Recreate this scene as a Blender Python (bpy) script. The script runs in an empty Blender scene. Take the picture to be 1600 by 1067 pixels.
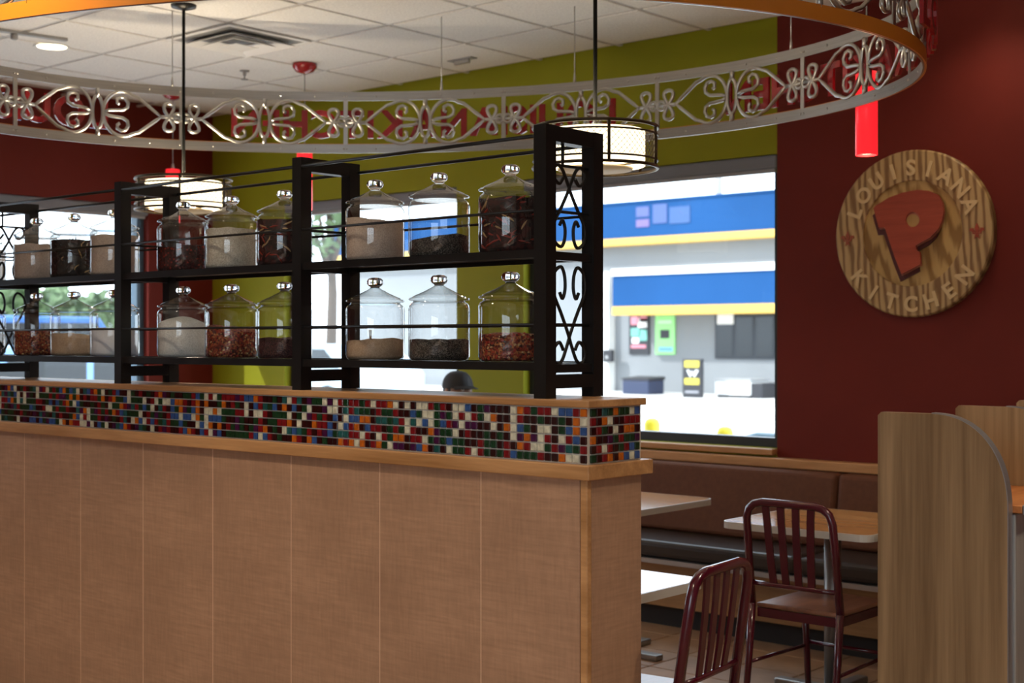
import bpy, bmesh, math, random
from mathutils import Vector, Matrix
random.seed(7)
PI = math.pi
SC = bpy.context.scene
COL = SC.collection

# ------------------------------------------------------------------ camera
TH = math.radians(41.3); F = 2150.0; HC = 1.5
SN, CS = math.sin(TH), math.cos(TH)
cam = bpy.data.cameras.new('camera'); camo = bpy.data.objects.new('camera', cam); COL.objects.link(camo)
camo.location = (0, 0, HC); camo.rotation_euler = (PI/2, 0, TH)
cam.sensor_width = 36; cam.lens = F/1600*36; cam.clip_end = 500
cam.dof.use_dof = True; cam.dof.focus_distance = 4.3; cam.dof.aperture_fstop = 3.8
SC.camera = camo
# ------------------------------------------------------------------ world, sun, exposure
SC.view_settings.view_transform = 'Standard'; SC.view_settings.look = 'None'
SC.view_settings.gamma = 1.0; SC.view_settings.exposure = 0.28
SC.view_settings.use_curve_mapping = False
w = bpy.data.worlds.new('sky'); SC.world = w; w.use_nodes = True
bg = w.node_tree.nodes['Background']
bg.inputs[0].default_value = (0.86, 0.93, 1.0, 1); bg.inputs[1].default_value = 3.6
sl = bpy.data.lights.new('sun_offscreen', 'SUN'); sl.energy = 4.2; sl.angle = 0.01; sl.color = (1, .96, .9)
so = bpy.data.objects.new('sun_offscreen', sl); COL.objects.link(so)
so.rotation_euler = Vector((0.42, 0.62, -0.66)).to_track_quat('-Z', 'Y').to_euler()

def portal(name, loc, direction, sx, sy):
    l = bpy.data.lights.new(name, 'AREA'); l.shape = 'RECTANGLE'; l.size = sx; l.size_y = sy
    l.cycles.is_portal = True
    o = bpy.data.objects.new(name, l); COL.objects.link(o); o.location = loc
    o.rotation_euler = Vector(direction).to_track_quat('-Z', 'Z').to_euler()

# ------------------------------------------------------------------ helpers
def at(x, y, Y):
    """point of the plane Y=const that the photograph shows at (x, y)"""
    u = (x-800)/F; Z = Y/(CS+SN*u)
    return Vector((Z*(-SN+CS*u), Y, HC+(535-y)/F*Z))

def new_bm(): return bmesh.new()

def bx(bm, x0, x1, y0, y1, z0, z1, mi=0):
    v = [bm.verts.new(p) for p in ((x0,y0,z0),(x1,y0,z0),(x1,y1,z0),(x0,y1,z0),(x0,y0,z1),(x1,y0,z1),(x1,y1,z1),(x0,y1,z1))]
    for f in ((0,3,2,1),(4,5,6,7),(0,1,5,4),(1,2,6,5),(2,3,7,6),(3,0,4,7)):
        fc = bm.faces.new([v[i] for i in f]); fc.material_index = mi
    return v

def bevel(bm, r, seg=2):
    bmesh.ops.bevel(bm, geom=list(bm.edges), offset=r, segments=seg, profile=.5, affect='EDGES', clamp_overlap=True)

def rbox(x0, x1, y0, y1, z0, z1, r=.004, seg=2):
    bm = new_bm(); bx(bm, x0, x1, y0, y1, z0, z1); bevel(bm, r, seg); return bm

def tube(bm, pts, r, n=6, closed=False, caps=True, flat=None):
    """sweep an n-gon along pts; r a number or list; flat=(axis vector, factor) squashes nothing by default"""
    pts = [Vector(p) for p in pts]; N = len(pts)
    rs = r if isinstance(r, (list, tuple)) else [r]*N
    rings = []; up = None
    for i, p in enumerate(pts):
        a = pts[(i-1) % N] if (closed or i > 0) else p
        b = pts[(i+1) % N] if (closed or i < N-1) else p
        t = (b-a)
        if t.length < 1e-9: t = Vector((0,0,1))
        t.normalize()
        if up is None:
            up = Vector((0,0,1)) if abs(t.z) < .9 else Vector((1,0,0))
        sd = t.cross(up)
        if sd.length < 1e-6: sd = t.cross(Vector((0,1,0)))
        sd.normalize(); up = sd.cross(t).normalized()
        rings.append([bm.verts.new(p + (sd*math.cos(2*PI*k/n) + up*math.sin(2*PI*k/n))*rs[i]) for k in range(n)])
    M = N if closed else N-1
    for i in range(M):
        A, B = rings[i], rings[(i+1) % N]
        for k in range(n):
            f = bm.faces.new((A[k], A[(k+1) % n], B[(k+1) % n], B[k])); f.smooth = True
    if caps and not closed:
        bm.faces.new(rings[0][::-1]); bm.faces.new(rings[-1])

def lathe(bm, prof, n=32, c=(0,0,0), cap0=False, cap1=False, smooth=True):
    rings = []
    for r, z in prof:
        rings.append([bm.verts.new((c[0]+r*math.cos(2*PI*k/n), c[1]+r*math.sin(2*PI*k/n), c[2]+z)) for k in range(n)])
    for i in range(len(rings)-1):
        A, B = rings[i], rings[i+1]
        for k in range(n):
            f = bm.faces.new((A[k], A[(k+1) % n], B[(k+1) % n], B[k])); f.smooth = smooth
    if cap0: bm.faces.new(rings[0][::-1])
    if cap1: bm.faces.new(rings[-1])

def prism(bm, poly, d0, d1, fn):
    """extrude a 2D polygon; fn(u, v, d) gives the point"""
    a = [bm.verts.new(fn(u, v, d0)) for u, v in poly]; b = [bm.verts.new(fn(u, v, d1)) for u, v in poly]
    bm.faces.new(a); bm.faces.new(b[::-1])
    n = len(poly)
    for i in range(n): bm.faces.new((a[i], b[i], b[(i+1) % n], a[(i+1) % n]))

def obj(name, bm, m=None, parent=None, mesh=None, loc=None):
    if mesh is None:
        bmesh.ops.recalc_face_normals(bm, faces=bm.faces[:])
        mesh = bpy.data.meshes.new(name); bm.to_mesh(mesh); bm.free()
        for x in (m if isinstance(m, (list, tuple)) else [m]):
            if x: mesh.materials.append(x)
    o = bpy.data.objects.new(name, mesh); COL.objects.link(o)
    if parent: o.parent = parent
    if loc is not None: o.location = loc
    return o

def tag(o, label, cat, group=None):
    o['label'] = label; o['category'] = cat
    if group: o['group'] = group
    return o

def thing(name, label, cat, loc=(0,0,0), rotz=0, group=None):
    o = bpy.data.objects.new(name, None); COL.objects.link(o); o.empty_display_size = .05
    o.location = loc; o.rotation_euler = (0,0,rotz)
    return tag(o, label, cat, group)

def struct(name, bm, m, parent=None):
    o = obj(name, bm, m, parent)
    if not parent: o['kind'] = 'structure'
    return o

def dup(root, loc=None, rotz=None, label=None, group=None):
    r = root.copy(); COL.objects.link(r)
    if loc is not None: r.location = loc
    if rotz is not None: r.rotation_euler = (0,0,rotz)
    if label: r['label'] = label
    if group: r['group'] = group
    for ch in list(root.children):
        c = ch.copy(); COL.objects.link(c); c.parent = r
        for g in list(ch.children):
            d = g.copy(); COL.objects.link(d); d.parent = c
    return r

# ------------------------------------------------------------------ materials
def base_mat(name):
    m = bpy.data.materials.new(name); m.use_nodes = True
    nt = m.node_tree; return m, nt, nt.nodes['Principled BSDF']

def mat(name, col, rough=.5, metal=0, var=0, scale=(8,8,8), detail=4, bump=0, emit=None, estr=0, coat=0, var2=None, spec=.5):
    m, nt, p = base_mat(name); N, L = nt.nodes, nt.links
    p.inputs['Roughness'].default_value = rough; p.inputs['Metallic'].default_value = metal
    p.inputs['Base Color'].default_value = (*col, 1); p.inputs['Coat Weight'].default_value = coat
    p.inputs['Specular IOR Level'].default_value = spec
    if var or bump:
        g = N.new('ShaderNodeNewGeometry'); mp = N.new('ShaderNodeMapping'); mp.inputs['Scale'].default_value = scale
        L.new(g.outputs['Position'], mp.inputs[0])
        nz = N.new('ShaderNodeTexNoise'); nz.inputs['Scale'].default_value = 1; nz.inputs['Detail'].default_value = detail
        L.new(mp.outputs[0], nz.inputs[0])
        if var:
            r = N.new('ShaderNodeValToRGB'); r.color_ramp.elements[0].position = .3; r.color_ramp.elements[1].position = .7
            c0 = var2 if var2 else tuple(c*(1-var) for c in col)
            r.color_ramp.elements[0].color = (*c0, 1); r.color_ramp.elements[1].color = (*[min(1, c*(1+(0 if var2 else var))) for c in col], 1)
            L.new(nz.outputs[0], r.inputs[0]); L.new(r.outputs[0], p.inputs['Base Color'])
        if bump:
            b = N.new('ShaderNodeBump'); b.inputs['Strength'].default_value = bump; b.inputs['Distance'].default_value = .003
            L.new(nz.outputs[0], b.inputs['Height']); L.new(b.outputs[0], p.inputs['Normal'])
    if emit:
        p.inputs['Emission Color'].default_value = (*emit, 1); p.inputs['Emission Strength'].default_value = estr
    return m

def wood(name, c0, c1, axis='z', freq=18, dist=3, rough=.45, stretch=.08, bump=.05):
    m, nt, p = base_mat(name); N, L = nt.nodes, nt.links
    g = N.new('ShaderNodeNewGeometry'); mp = N.new('ShaderNodeMapping')
    s = [1, 1, 1]; s['xyz'.index(axis)] = stretch
    mp.inputs['Scale'].default_value = s
    L.new(g.outputs['Position'], mp.inputs[0])
    n1 = N.new('ShaderNodeTexNoise'); n1.inputs['Scale'].default_value = freq; n1.inputs['Detail'].default_value = 6; n1.inputs['Distortion'].default_value = dist*.2
    n2 = N.new('ShaderNodeTexNoise'); n2.inputs['Scale'].default_value = freq*9; n2.inputs['Detail'].default_value = 3
    L.new(mp.outputs[0], n1.inputs[0]); L.new(mp.outputs[0], n2.inputs[0])
    mx = N.new('ShaderNodeMath'); mx.operation = 'MULTIPLY_ADD'; mx.inputs[1].default_value = .35
    L.new(n2.outputs[0], mx.inputs[0]); L.new(n1.outputs[0], mx.inputs[2])
    r = N.new('ShaderNodeValToRGB'); r.color_ramp.elements[0].position = .45; r.color_ramp.elements[1].position = .9
    r.color_ramp.elements[0].color = (*c0, 1); r.color_ramp.elements[1].color = (*c1, 1)
    L.new(mx.outputs[0], r.inputs[0]); L.new(r.outputs[0], p.inputs['Base Color'])
    p.inputs['Roughness'].default_value = rough
    if bump:
        b = N.new('ShaderNodeBump'); b.inputs['Strength'].default_value = bump; b.inputs['Distance'].default_value = .002
        L.new(mx.outputs[0], b.inputs['Height']); L.new(b.outputs[0], p.inputs['Normal'])
    return m

def thin_glass(name, tint=(1,1,1), edge=(.35,.38,.4), lo=.05, hi=.75, rough=.02):
    m = bpy.data.materials.new(name); m.use_nodes = True
    nt = m.node_tree; N, L = nt.nodes, nt.links; N.remove(N['Principled BSDF']); out = N['Material Output']
    lw = N.new('ShaderNodeLayerWeight'); lw.inputs[0].default_value = .35
    pw = N.new('ShaderNodeMath'); pw.operation = 'POWER'; pw.inputs[1].default_value = 2.5; L.new(lw.outputs['Facing'], pw.inputs[0])
    cm = N.new('ShaderNodeMixRGB'); cm.inputs[1].default_value = (*tint, 1); cm.inputs[2].default_value = (*edge, 1)
    L.new(pw.outputs[0], cm.inputs[0])
    tr = N.new('ShaderNodeBsdfTransparent'); L.new(cm.outputs[0], tr.inputs[0])
    gl = N.new('ShaderNodeBsdfGlossy'); gl.inputs['Roughness'].default_value = rough
    mr = N.new('ShaderNodeMapRange'); mr.inputs['To Min'].default_value = lo; mr.inputs['To Max'].default_value = hi
    L.new(pw.outputs[0], mr.inputs[0])
    mx = N.new('ShaderNodeMixShader'); L.new(mr.outputs[0], mx.inputs[0]); L.new(tr.outputs[0], mx.inputs[1]); L.new(gl.outputs[0], mx.inputs[2])
    L.new(mx.outputs[0], out.inputs[0]); return m

def solid_glass(name):
    m, nt, p = base_mat(name)
    p.inputs['Transmission Weight'].default_value = 1; p.inputs['Roughness'].default_value = .02; p.inputs['IOR'].default_value = 1.5
    return m

M = {}
M['red'] = mat('red_wall_paint', (.140,.018,.012), .6, var=.06, scale=(3,3,3), spec=.15)
M['red2'] = M['red']
M['green'] = mat('green_wall_paint', (.255,.255,.010), .6, var=.05, scale=(3,3,3), spec=.15)
M['ctile'] = mat('ceiling_tile', (.78,.76,.72), .9, var=.10, scale=(90,90,90), bump=.6, detail=6)
M['cgrid'] = mat('ceiling_grid', (.50,.48,.46), .5)
M['plain'] = mat('plain_plaster', (.55,.5,.45), .8)
M['ftile'] = mat('floor_tile_clay', (.36,.22,.13), .45, var=.15, scale=(6,6,6))
M['grout'] = mat('grout', (.22,.17,.13), .9)
def weave(name, c0, c1):
    m, nt, p = base_mat(name); N, L = nt.nodes, nt.links
    g = N.new('ShaderNodeNewGeometry'); outs = []
    for sc_ in ((9,9,120), (110,110,14), (3.2,3.2,4.5)):
        mp = N.new('ShaderNodeMapping'); mp.inputs['Scale'].default_value = sc_; L.new(g.outputs['Position'], mp.inputs[0])
        nz = N.new('ShaderNodeTexNoise'); nz.inputs['Scale'].default_value = 1; nz.inputs['Detail'].default_value = 5; L.new(mp.outputs[0], nz.inputs[0]); outs.append(nz.outputs[0])
    a = N.new('ShaderNodeMath'); a.operation = 'MULTIPLY'; L.new(outs[0], a.inputs[0]); L.new(outs[2], a.inputs[1])
    b = N.new('ShaderNodeMath'); b.operation = 'MULTIPLY_ADD'; b.inputs[1].default_value = .40; L.new(outs[1], b.inputs[0]); L.new(a.outputs[0], b.inputs[2])
    r = N.new('ShaderNodeValToRGB'); r.color_ramp.elements[0].position = .28; r.color_ramp.elements[1].position = .66
    r.color_ramp.elements[0].color = (*c0, 1); r.color_ramp.elements[1].color = (*c1, 1)
    L.new(b.outputs[0], r.inputs[0]); L.new(r.outputs[0], p.inputs['Base Color']); p.inputs['Roughness'].default_value = .5
    return m
M['lam'] = weave('brown_laminate', (.36,.205,.125), (.50,.295,.185))
M['lam2'] = M['lam']
M['seam'] = mat('pale_seam', (.72,.46,.30), .5)
M['cap'] = wood('honey_wood', (.36,.17,.06), (.66,.36,.16), 'x', 14, rough=.4, stretch=.06)
M['capy'] = wood('honey_wood_cross', (.36,.17,.06), (.66,.36,.16), 'y', 14, rough=.4, stretch=.06)
M['tgrout'] = mat('tile_grout', (.60,.56,.50), .8)
TC = [('oxblood',(.030,.006,.006),20),('bottle_green',(.012,.045,.018),19),('crimson',(.19,.010,.013),16),('orange',(.50,.12,.012),11),
      ('cobalt',(.035,.09,.27),10),('ivory',(.62,.60,.47),15),('teal',(.018,.095,.095),4),('plum',(.06,.010,.05),5)]
TM = [mat('glass_tile_'+n, c, .12, coat=.4, var=.25, scale=(60,60,60)) for n, c, _ in TC]
M['black'] = mat('black_steel', (.012,.011,.011), .38, spec=.4)
M['rod'] = mat('matt_black_rod', (.008,.008,.008), .7, spec=.1)
M['steel'] = mat('brushed_steel', (.42,.41,.40), .34, metal=1, var=.10, scale=(4,4,160))
M['steelbar'] = mat('scroll_steel', (.50,.49,.47), .32, metal=1)
M['orange'] = mat('orange_enamel', (.62,.20,.015), .4)
M['lred'] = mat('red_letter_enamel', (.33,.013,.018), .25, coat=.3)
M['glass'] = thin_glass('jar_glass', (.985,.99,.985), (.22,.24,.25), .09, .95)
M['lid'] = thin_glass('lid_glass', (.97,.98,.97), (.16,.17,.16), .10, .85)
M['knob'] = solid_glass('knob_glass')
M['pane'] = thin_glass('window_glass', (.93,.97,1), (.6,.7,.75), .008, .35)
M['winframe'] = mat('dark_window_frame', (.018,.022,.03), .4)
M['bluefr'] = mat('blue_grey_frame', (.05,.10,.15), .4)
M['shadebox'] = mat('grey_shade_cassette', (.17,.18,.20), .5)
M['maroon'] = mat('maroon_enamel', (.078,.004,.014), .22, coat=.4)
M['seat'] = wood('seat_wood', (.20,.085,.05), (.36,.17,.10), 'y', 14, rough=.3)
M['ttop'] = wood('table_laminate', (.42,.20,.07), (.62,.33,.13), 'x', 10, rough=.11, bump=0)
M['tedge'] = mat('table_edge', (.58,.55,.5), .3)
M['post'] = mat('pedestal_metal', (.30,.29,.28), .35, metal=.8)
M['vinyl'] = mat('brown_vinyl', (.135,.052,.027), .6, var=.1, scale=(40,40,40), bump=.1, spec=.2)
M['vinyld'] = mat('dark_vinyl', (.03,.022,.019), .35)
M['bwood'] = wood('bench_wood', (.24,.12,.045), (.46,.26,.11), 'x', 10)
M['dark'] = mat('toe_kick', (.012,.01,.01), .6)
M['pwood'] = wood('divider_wood', (.20,.115,.052), (.50,.33,.175), 'z', 8, dist=6, rough=.42, stretch=.035)
M['edge'] = mat('metal_edging', (.42,.43,.45), .35, metal=.7)
M['counter'] = wood('orange_counter', (.42,.13,.03), (.62,.24,.07), 'y', 12)
M['stainless'] = mat('stainless_panel', (.46,.46,.45), .35, metal=.35, var=.2, scale=(30,30,2))
M['white'] = mat('white_enamel', (.8,.79,.76), .4)
M['grey'] = mat('grey_enamel', (.3,.3,.3), .5)

def rnd_tile():
    r = random.uniform(0, sum(t[2] for t in TC)); a = 0
    for i, t in enumerate(TC):
        a += t[2]
        if r <= a: return i
    return 0

# ------------------------------------------------------------------ room shell
YB = 6.436; XL = -8.72; CH = 3.22; XR = 3.0; YF = -3.5
W1 = (-5.56, -3.775, .93, 2.50); W2 = (-7.86, -6.13, .93, 2.50); W3 = (2.2, 5.86, .93, 2.50)
bm = new_bm(); bx(bm, XL, XR, YF, YB, -.1, -.012)
floor = struct('floor', bm, M['grout'])
tm = None
for i in range(15):
    for j in range(14):
        x = -5.4+i*.305; y = 2.3+j*.305
        if tm is None:
            o = obj('floor_tile', rbox(-.149,.149,-.149,.149,-.012,0,.003,1), M['ftile'], floor, loc=(x,y,0)); tm = o.data
        else: obj('floor_tile', None, None, floor, mesh=tm, loc=(x,y,0))
bm = new_bm()
bx(bm, XL, -5.56, YF, YB, -.012, -.0005); bx(bm, -.97, XR, YF, YB, -.012, -.0005); bx(bm, -5.56, -.97, YF, 2.14, -.012, -.0005)
obj('floor_field', bm, M['ftile'], floor)

# ceiling: slab, grid of bars, lay-in tiles
bm = new_bm(); bx(bm, XL-.2, XR+.2, YF-.2, YB+.2, CH+.03, CH+.2)
ceil = struct('ceiling', bm, M['plain'])
GX = -5.42; GY = 5.16; P = .61
xs = [GX+P*k for k in range(-5, 11)]; ys = [GY+P*k for k in range(-8, 3)]
tm = None
DIFF = None
for x in xs:
    for y in ys:
        a0, a1 = max(x, XL), min(x+P, XR); b0, b1 = y, min(y+P, YB)
        if a1-a0 < .08 or b1-b0 < .08: continue
        if abs(a1-a0-P) < .001 and abs(b1-b0-P) < .001:
            if tm is None:
                o = obj('ceiling_tile', rbox(.015,P-.015,.015,P-.015,-.007,.02,.004,1), M['ctile'], ceil, loc=(x,y,CH)); tm = o.data
            else: obj('ceiling_tile', None, None, ceil, mesh=tm, loc=(x,y,CH))
        else:
            obj('ceiling_tile', rbox(a0-x+.015,a1-x-.015,b0-y+.015,b1-y-.015,-.007,.02,.004,1), M['ctile'], ceil, loc=(x,y,CH))
bm = new_bm()
for x in xs+[xs[-1]+P]:
    if x > XL: bx(bm, x-.012, x+.012, ys[0], YB, CH-.001, CH+.012)
bg1 = obj('grid_bar', bm, M['cgrid'], ceil)
bm = new_bm()
for y in ys: bx(bm, XL, xs[-1]+P, y-.012, y+.012, CH-.0012, CH+.0115)
obj('grid_bar', bm, M['cgrid'], ceil)
bm = new_bm(); bx(bm, XL, XR, YF, ys[0]-.012, CH, CH+.03); bx(bm, xs[-1]+P+.012, XR, ys[0]-.012, YB, CH, CH+.03)
obj('ceiling_field', bm, M['ctile'], ceil)

def wall_with_holes(bm, a0, a1, holes, z1, put, mi):
    """put(a0,a1,z0,z1,mi) adds a block; holes sorted (h0,h1,zb,zt)"""
    a = a0
    for h0, h1, zb, zt in holes:
        put(a, h0, -.1, z1, mi(a, h0)); put(h0, h1, -.1, zb, mi(h0, h1)); put(h0, h1, zt, z1, mi(h0, h1)); a = h1
    put(a, a1, -.1, z1, mi(a, a1))

bm = new_bm()
def put(a, b, c, d, mi): bx(bm, a, b, YB, YB+.2, c, d, mi)
wall_with_holes(bm, XL-.2, -3.775, [W2, (W1[0], W1[1]-.0001, W1[2], W1[3])], CH+.03, put, lambda a, b: 0)
bx(bm, -3.775, XR+.2, YB, YB+.2, -.1, CH+.03, 1)
struct('wall_back', bm, [M['green'], M['red']])
bm = new_bm()
def put(a, b, c, d, mi): bx(bm, XL-.2, XL, a, b, c, d, mi)
wall_with_holes(bm, YF, YB, [W3], CH+.03, put, lambda a, b: 0)
struct('wall_left', bm, M['red2'])
W4 = (-1.4, 2.7, .6, 2.7)     # large windows of the street side, behind the photographer
bm = new_bm()
def put(a, b, c, d, mi): bx(bm, a, b, YF-.2, YF, c, d, mi)
wall_with_holes(bm, XL-.2, XR+.2, [W4], CH+.03, put, lambda a, b: 0)
struct('wall_front', bm, M['plain'])
bm = new_bm()
def put(a, b, c, d, mi): bx(bm, XR, XR+.2, a, b, c, d, mi)
put(YF, YB, -.1, CH+.03, 0)
struct('wall_right', bm, M['plain'])

def window(name, W, axis, plane, out, mull=(), fr=.05, frm=None, blind=True):
    """W=(a0,a1,z0,z1); axis 'x': wall along X at Y=plane, out=+1 outward"""
    a0, a1, z0, z1 = W; frm = frm or M['winframe']
    def B(b, p, q, d0, d1, r, s):
        lo, hi = sorted((plane+out*d0, plane+out*d1))
        if axis == 'x': bx(b, p, q, lo, hi, r, s)
        else: bx(b, lo, hi, p, q, r, s)
    b = new_bm()
    e = .001
    B(b, a0+e, a0+fr, .06, .14, z0+e, z1-e); B(b, a1-fr, a1-e, .06, .14, z0+e, z1-e); B(b, a0+fr, a1-fr, .06, .14, z0+e, z0+fr); B(b, a0+fr, a1-fr, .06, .14, z1-fr, z1-e)
    o = struct(name, b, frm)
    eds = [a0+fr]+[m for m in mull]+[a1-fr]
    for m in mull:
        b = new_bm(); B(b, m-fr/2, m+fr/2, .06, .14, z0+fr, z1-fr); obj('mullion', b, frm, o)
    for i in range(len(eds)-1):
        p, q = eds[i]+(fr/2 if i else 0), eds[i+1]-(fr/2 if i < len(eds)-2 else 0)
        b = new_bm(); B(b, p, q, .098, .104, z0+fr, z1-fr); obj('pane', b, M['pane'], o)
    if blind:
        b = new_bm(); B(b, a0+.003, a1-.003, -.005, .055, z1-.075, z1-.004); bevel(b, .012); obj('shade_cassette', b, M['shadebox'], o)
        b = new_bm(); B(b, a0+.02, a1-.02, .012, .04, z1-.095, z1-.076); obj('shade_hem', b, M['grey'], o)
    return o
window('window_1', W1, 'x', YB, 1)
window('window_2', W2, 'x', YB, 1, frm=M['winframe'])
window('window_3', W3, 'y', XL, -1, mull=(3.9,), fr=.06, frm=M['bluefr'])
window('window_4', W4, 'x', YF, -1, mull=(-.03,1.33), blind=False)
portal('window_1_daylight', ((W1[0]+W1[1])/2, YB+.21, 1.715), (0,-1,0), W1[1]-W1[0], 1.57)
portal('window_2_daylight', ((W2[0]+W2[1])/2, YB+.21, 1.715), (0,-1,0), W2[1]-W2[0], 1.57)
portal('window_3_daylight', (XL-.21, (W3[0]+W3[1])/2, 1.715), (1,0,0), W3[1]-W3[0], 1.57)
portal('window_front_offscreen', (.65, YF-.21, 1.65), (0,1,0), 4.1, 2.1)

# sills and the long wood rail above the bench
b = rbox(W1[0]-.02, W1[1]+.0, YB-.05, YB+.055, W1[2]-.035, W1[2]-.001, .006); struct('trim_1', b, M['cap'])
b = rbox(W2[0]-.04, W2[1]+.04, YB-.05, YB+.055, W2[2]-.035, W2[2]-.001, .006); struct('trim_2', b, M['cap'])
b = rbox(XL+.002, XR-.6, YB-.075, YB-.001, .835, .885, .006); struct('trim_3', b, M['cap'])
b = rbox(XL-.055, XL+.05, W3[0]-.04, W3[1]+.04, W3[2]-.035, W3[2]-.001, .006); struct('trim_4', b, M['capy'])

# ------------------------------------------------------------------ half wall with mosaic band
PX1 = -2.32; PY0 = 2.952; PY1 = 3.205; PX0 = -7.4; PIT = .0254
ZL0, ZL1 = 1.122, 1.163; ZT0 = ZL1+.0005; ZT1 = ZT0+6*PIT+.003; ZC = ZT1+.020
hw = thing('half_wall', 'brown laminate half wall with a colourful mosaic tile band and wood cap', 'partition', ((PX0+PX1)/2, (PY0+PY1)/2, 0))
OX, OY = (PX0+PX1)/2, (PY0+PY1)/2
def hwo(name, b, m, parent=hw):
    bmesh.ops.translate(b, verts=b.verts[:], vec=(-OX,-OY,0)); return obj(name, b, m, parent)
b = new_bm(); bx(b, PX0+.01, PX1-.012, PY0+.012, PY1-.012, 0, ZT1); core = hwo('core', b, M['seam'])
seams = [-2.345] + [-2.715-.4285*k for k in range(11)] + [PX0]
for k in range(len(seams)-1):
    b = rbox(seams[k+1]+.002, seams[k]-.002, PY0, PY0+.013, 0, ZL0, .0015, 1); hwo('front_panel', b, M['lam'])
    b = rbox(seams[k+1]+.002, seams[k]-.002, PY1-.013, PY1, 0, ZL0, .0015, 1); hwo('rear_panel', b, M['lam'])
for sx in seams[1:-1]:
    b = new_bm(); bx(b, sx-.0018, sx+.0018, PY0+.0008, PY0+.0125, 0, ZL0); hwo('seam_strip', b, M['seam'])
b = rbox(-2.344, PX1, PY0-.002, PY0+.02, 0, ZL0, .003, 1); hwo('corner_trim', b, M['cap'])
b = rbox(PX1-.013, PX1-.001, PY0+.021, PY1-.002, 0, ZL0, .0015, 1); hwo('end_panel', b, M['lam2'])
b = rbox(PX0, PX1+.018, PY0-.018, PY1+.03, ZL0, ZL1, .003); hwo('ledge', b, M['cap'])
b = rbox(PX0, PX1+.010, PY0-.008, PY1+.008, ZT1, ZC, .003); hwo('cap', b, M['cap'])
# grout bed
b = new_bm(); bx(b, PX0, PX1-.003, PY0+.003, PY1-.003, ZL1, ZT1); hwo('grout_bed', b, M['tgrout'])
tmesh = []
for i, m in enumerate(TM):
    bt = rbox(-.0109,.0109,-.0035,.0035,-.0109,.0109,.0016,1); me = bpy.data.meshes.new('tile'); bt.to_mesh(me); bt.free(); me.materials.append(m); tmesh.append(me)
ntile = 0; rest = new_bm()
nend = int((PY1-PY0)/PIT); offy = PY0+.0005+((PY1-PY0)-nend*PIT)/2
for c in range(nend):
    for r in range(6):
        o = obj('tile', None, None, hw, mesh=tmesh[rnd_tile()], loc=(PX1-.001-OX, offy+(c+.5)*PIT-OY, ZT0+.0015+(r+.5)*PIT)); o.rotation_euler = (0,0,PI/2); ntile += 1
ncol = int((PX1-PX0)/PIT)
for c in range(ncol):
    for r in range(6):
        x = PX1-.001-(c+.5)*PIT; z = ZT0+.0015+(r+.5)*PIT; k = rnd_tile()
        if ntile < 300:
            obj('tile', None, None, hw, mesh=tmesh[k], loc=(x-OX, PY0+.001-OY, z)); ntile += 1
        else:
            v0 = len(rest.verts)
            bx(rest, x-.0109-OX, x+.0109-OX, PY0-.0024-OY, PY0+.0045-OY, z-.0109, z+.0109, k)
o = obj('tile_field', rest, TM, hw); o['kind'] = 'stuff'

# ------------------------------------------------------------------ display rack on the half wall
FX = [-2.522-1.058*k for k in range(5)]      # near faces of the end frames
FZ0, FZ1 = ZC, 2.112; FY0, FY1 = PY0+.012, PY0+.275
PWD = .045                                    # post width
rack = thing('display_rack', 'black steel two-shelf display rack with scrolled ladder frames on the half wall', 'shelf rack', (FX[2], (FY0+FY1)/2, ZC))
RO = Vector((FX[2], (FY0+FY1)/2, ZC))
def ro(name, b, m=None, parent=rack):
    bmesh.ops.translate(b, verts=b.verts[:], vec=-RO); return obj(name, b, m or M['black'], parent)
def frame_scroll(yc, zc, hw_, hh, r):
    """list of polylines (y,z) of the scroll between posts; a lens with curled ends"""
    out = []
    for s in (-1, 1):
        pts = []
        for k in range(25):     # long S bow
            t = -1+2*k/24
            pts.append((yc+s*hw_*(.95*math.cos(t*PI/2)**1.0-.35), zc+hh*t*.62))
        # curls at both ends
        up = []
        for k in range(1, 15):
            a = k/14*1.5*PI; rr = hw_*.42*(1-.45*k/14)
            up.append((a, rr))
        ex, ez = pts[-1]; top = [(ex-s*(rr*math.sin(a))*.9+0, ez+hw_*.42-rr*math.cos(a)) for a, rr in up]
        ex2, ez2 = pts[0]; bot = [(ex2-s*(rr*math.sin(a))*.9, ez2-hw_*.42+rr*math.cos(a)) for a, rr in up]
        out.append(bot[::-1]+pts+top)
    return out
ZS1, ZS2 = 1.437, 1.758
fr_meshes = {}
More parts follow.
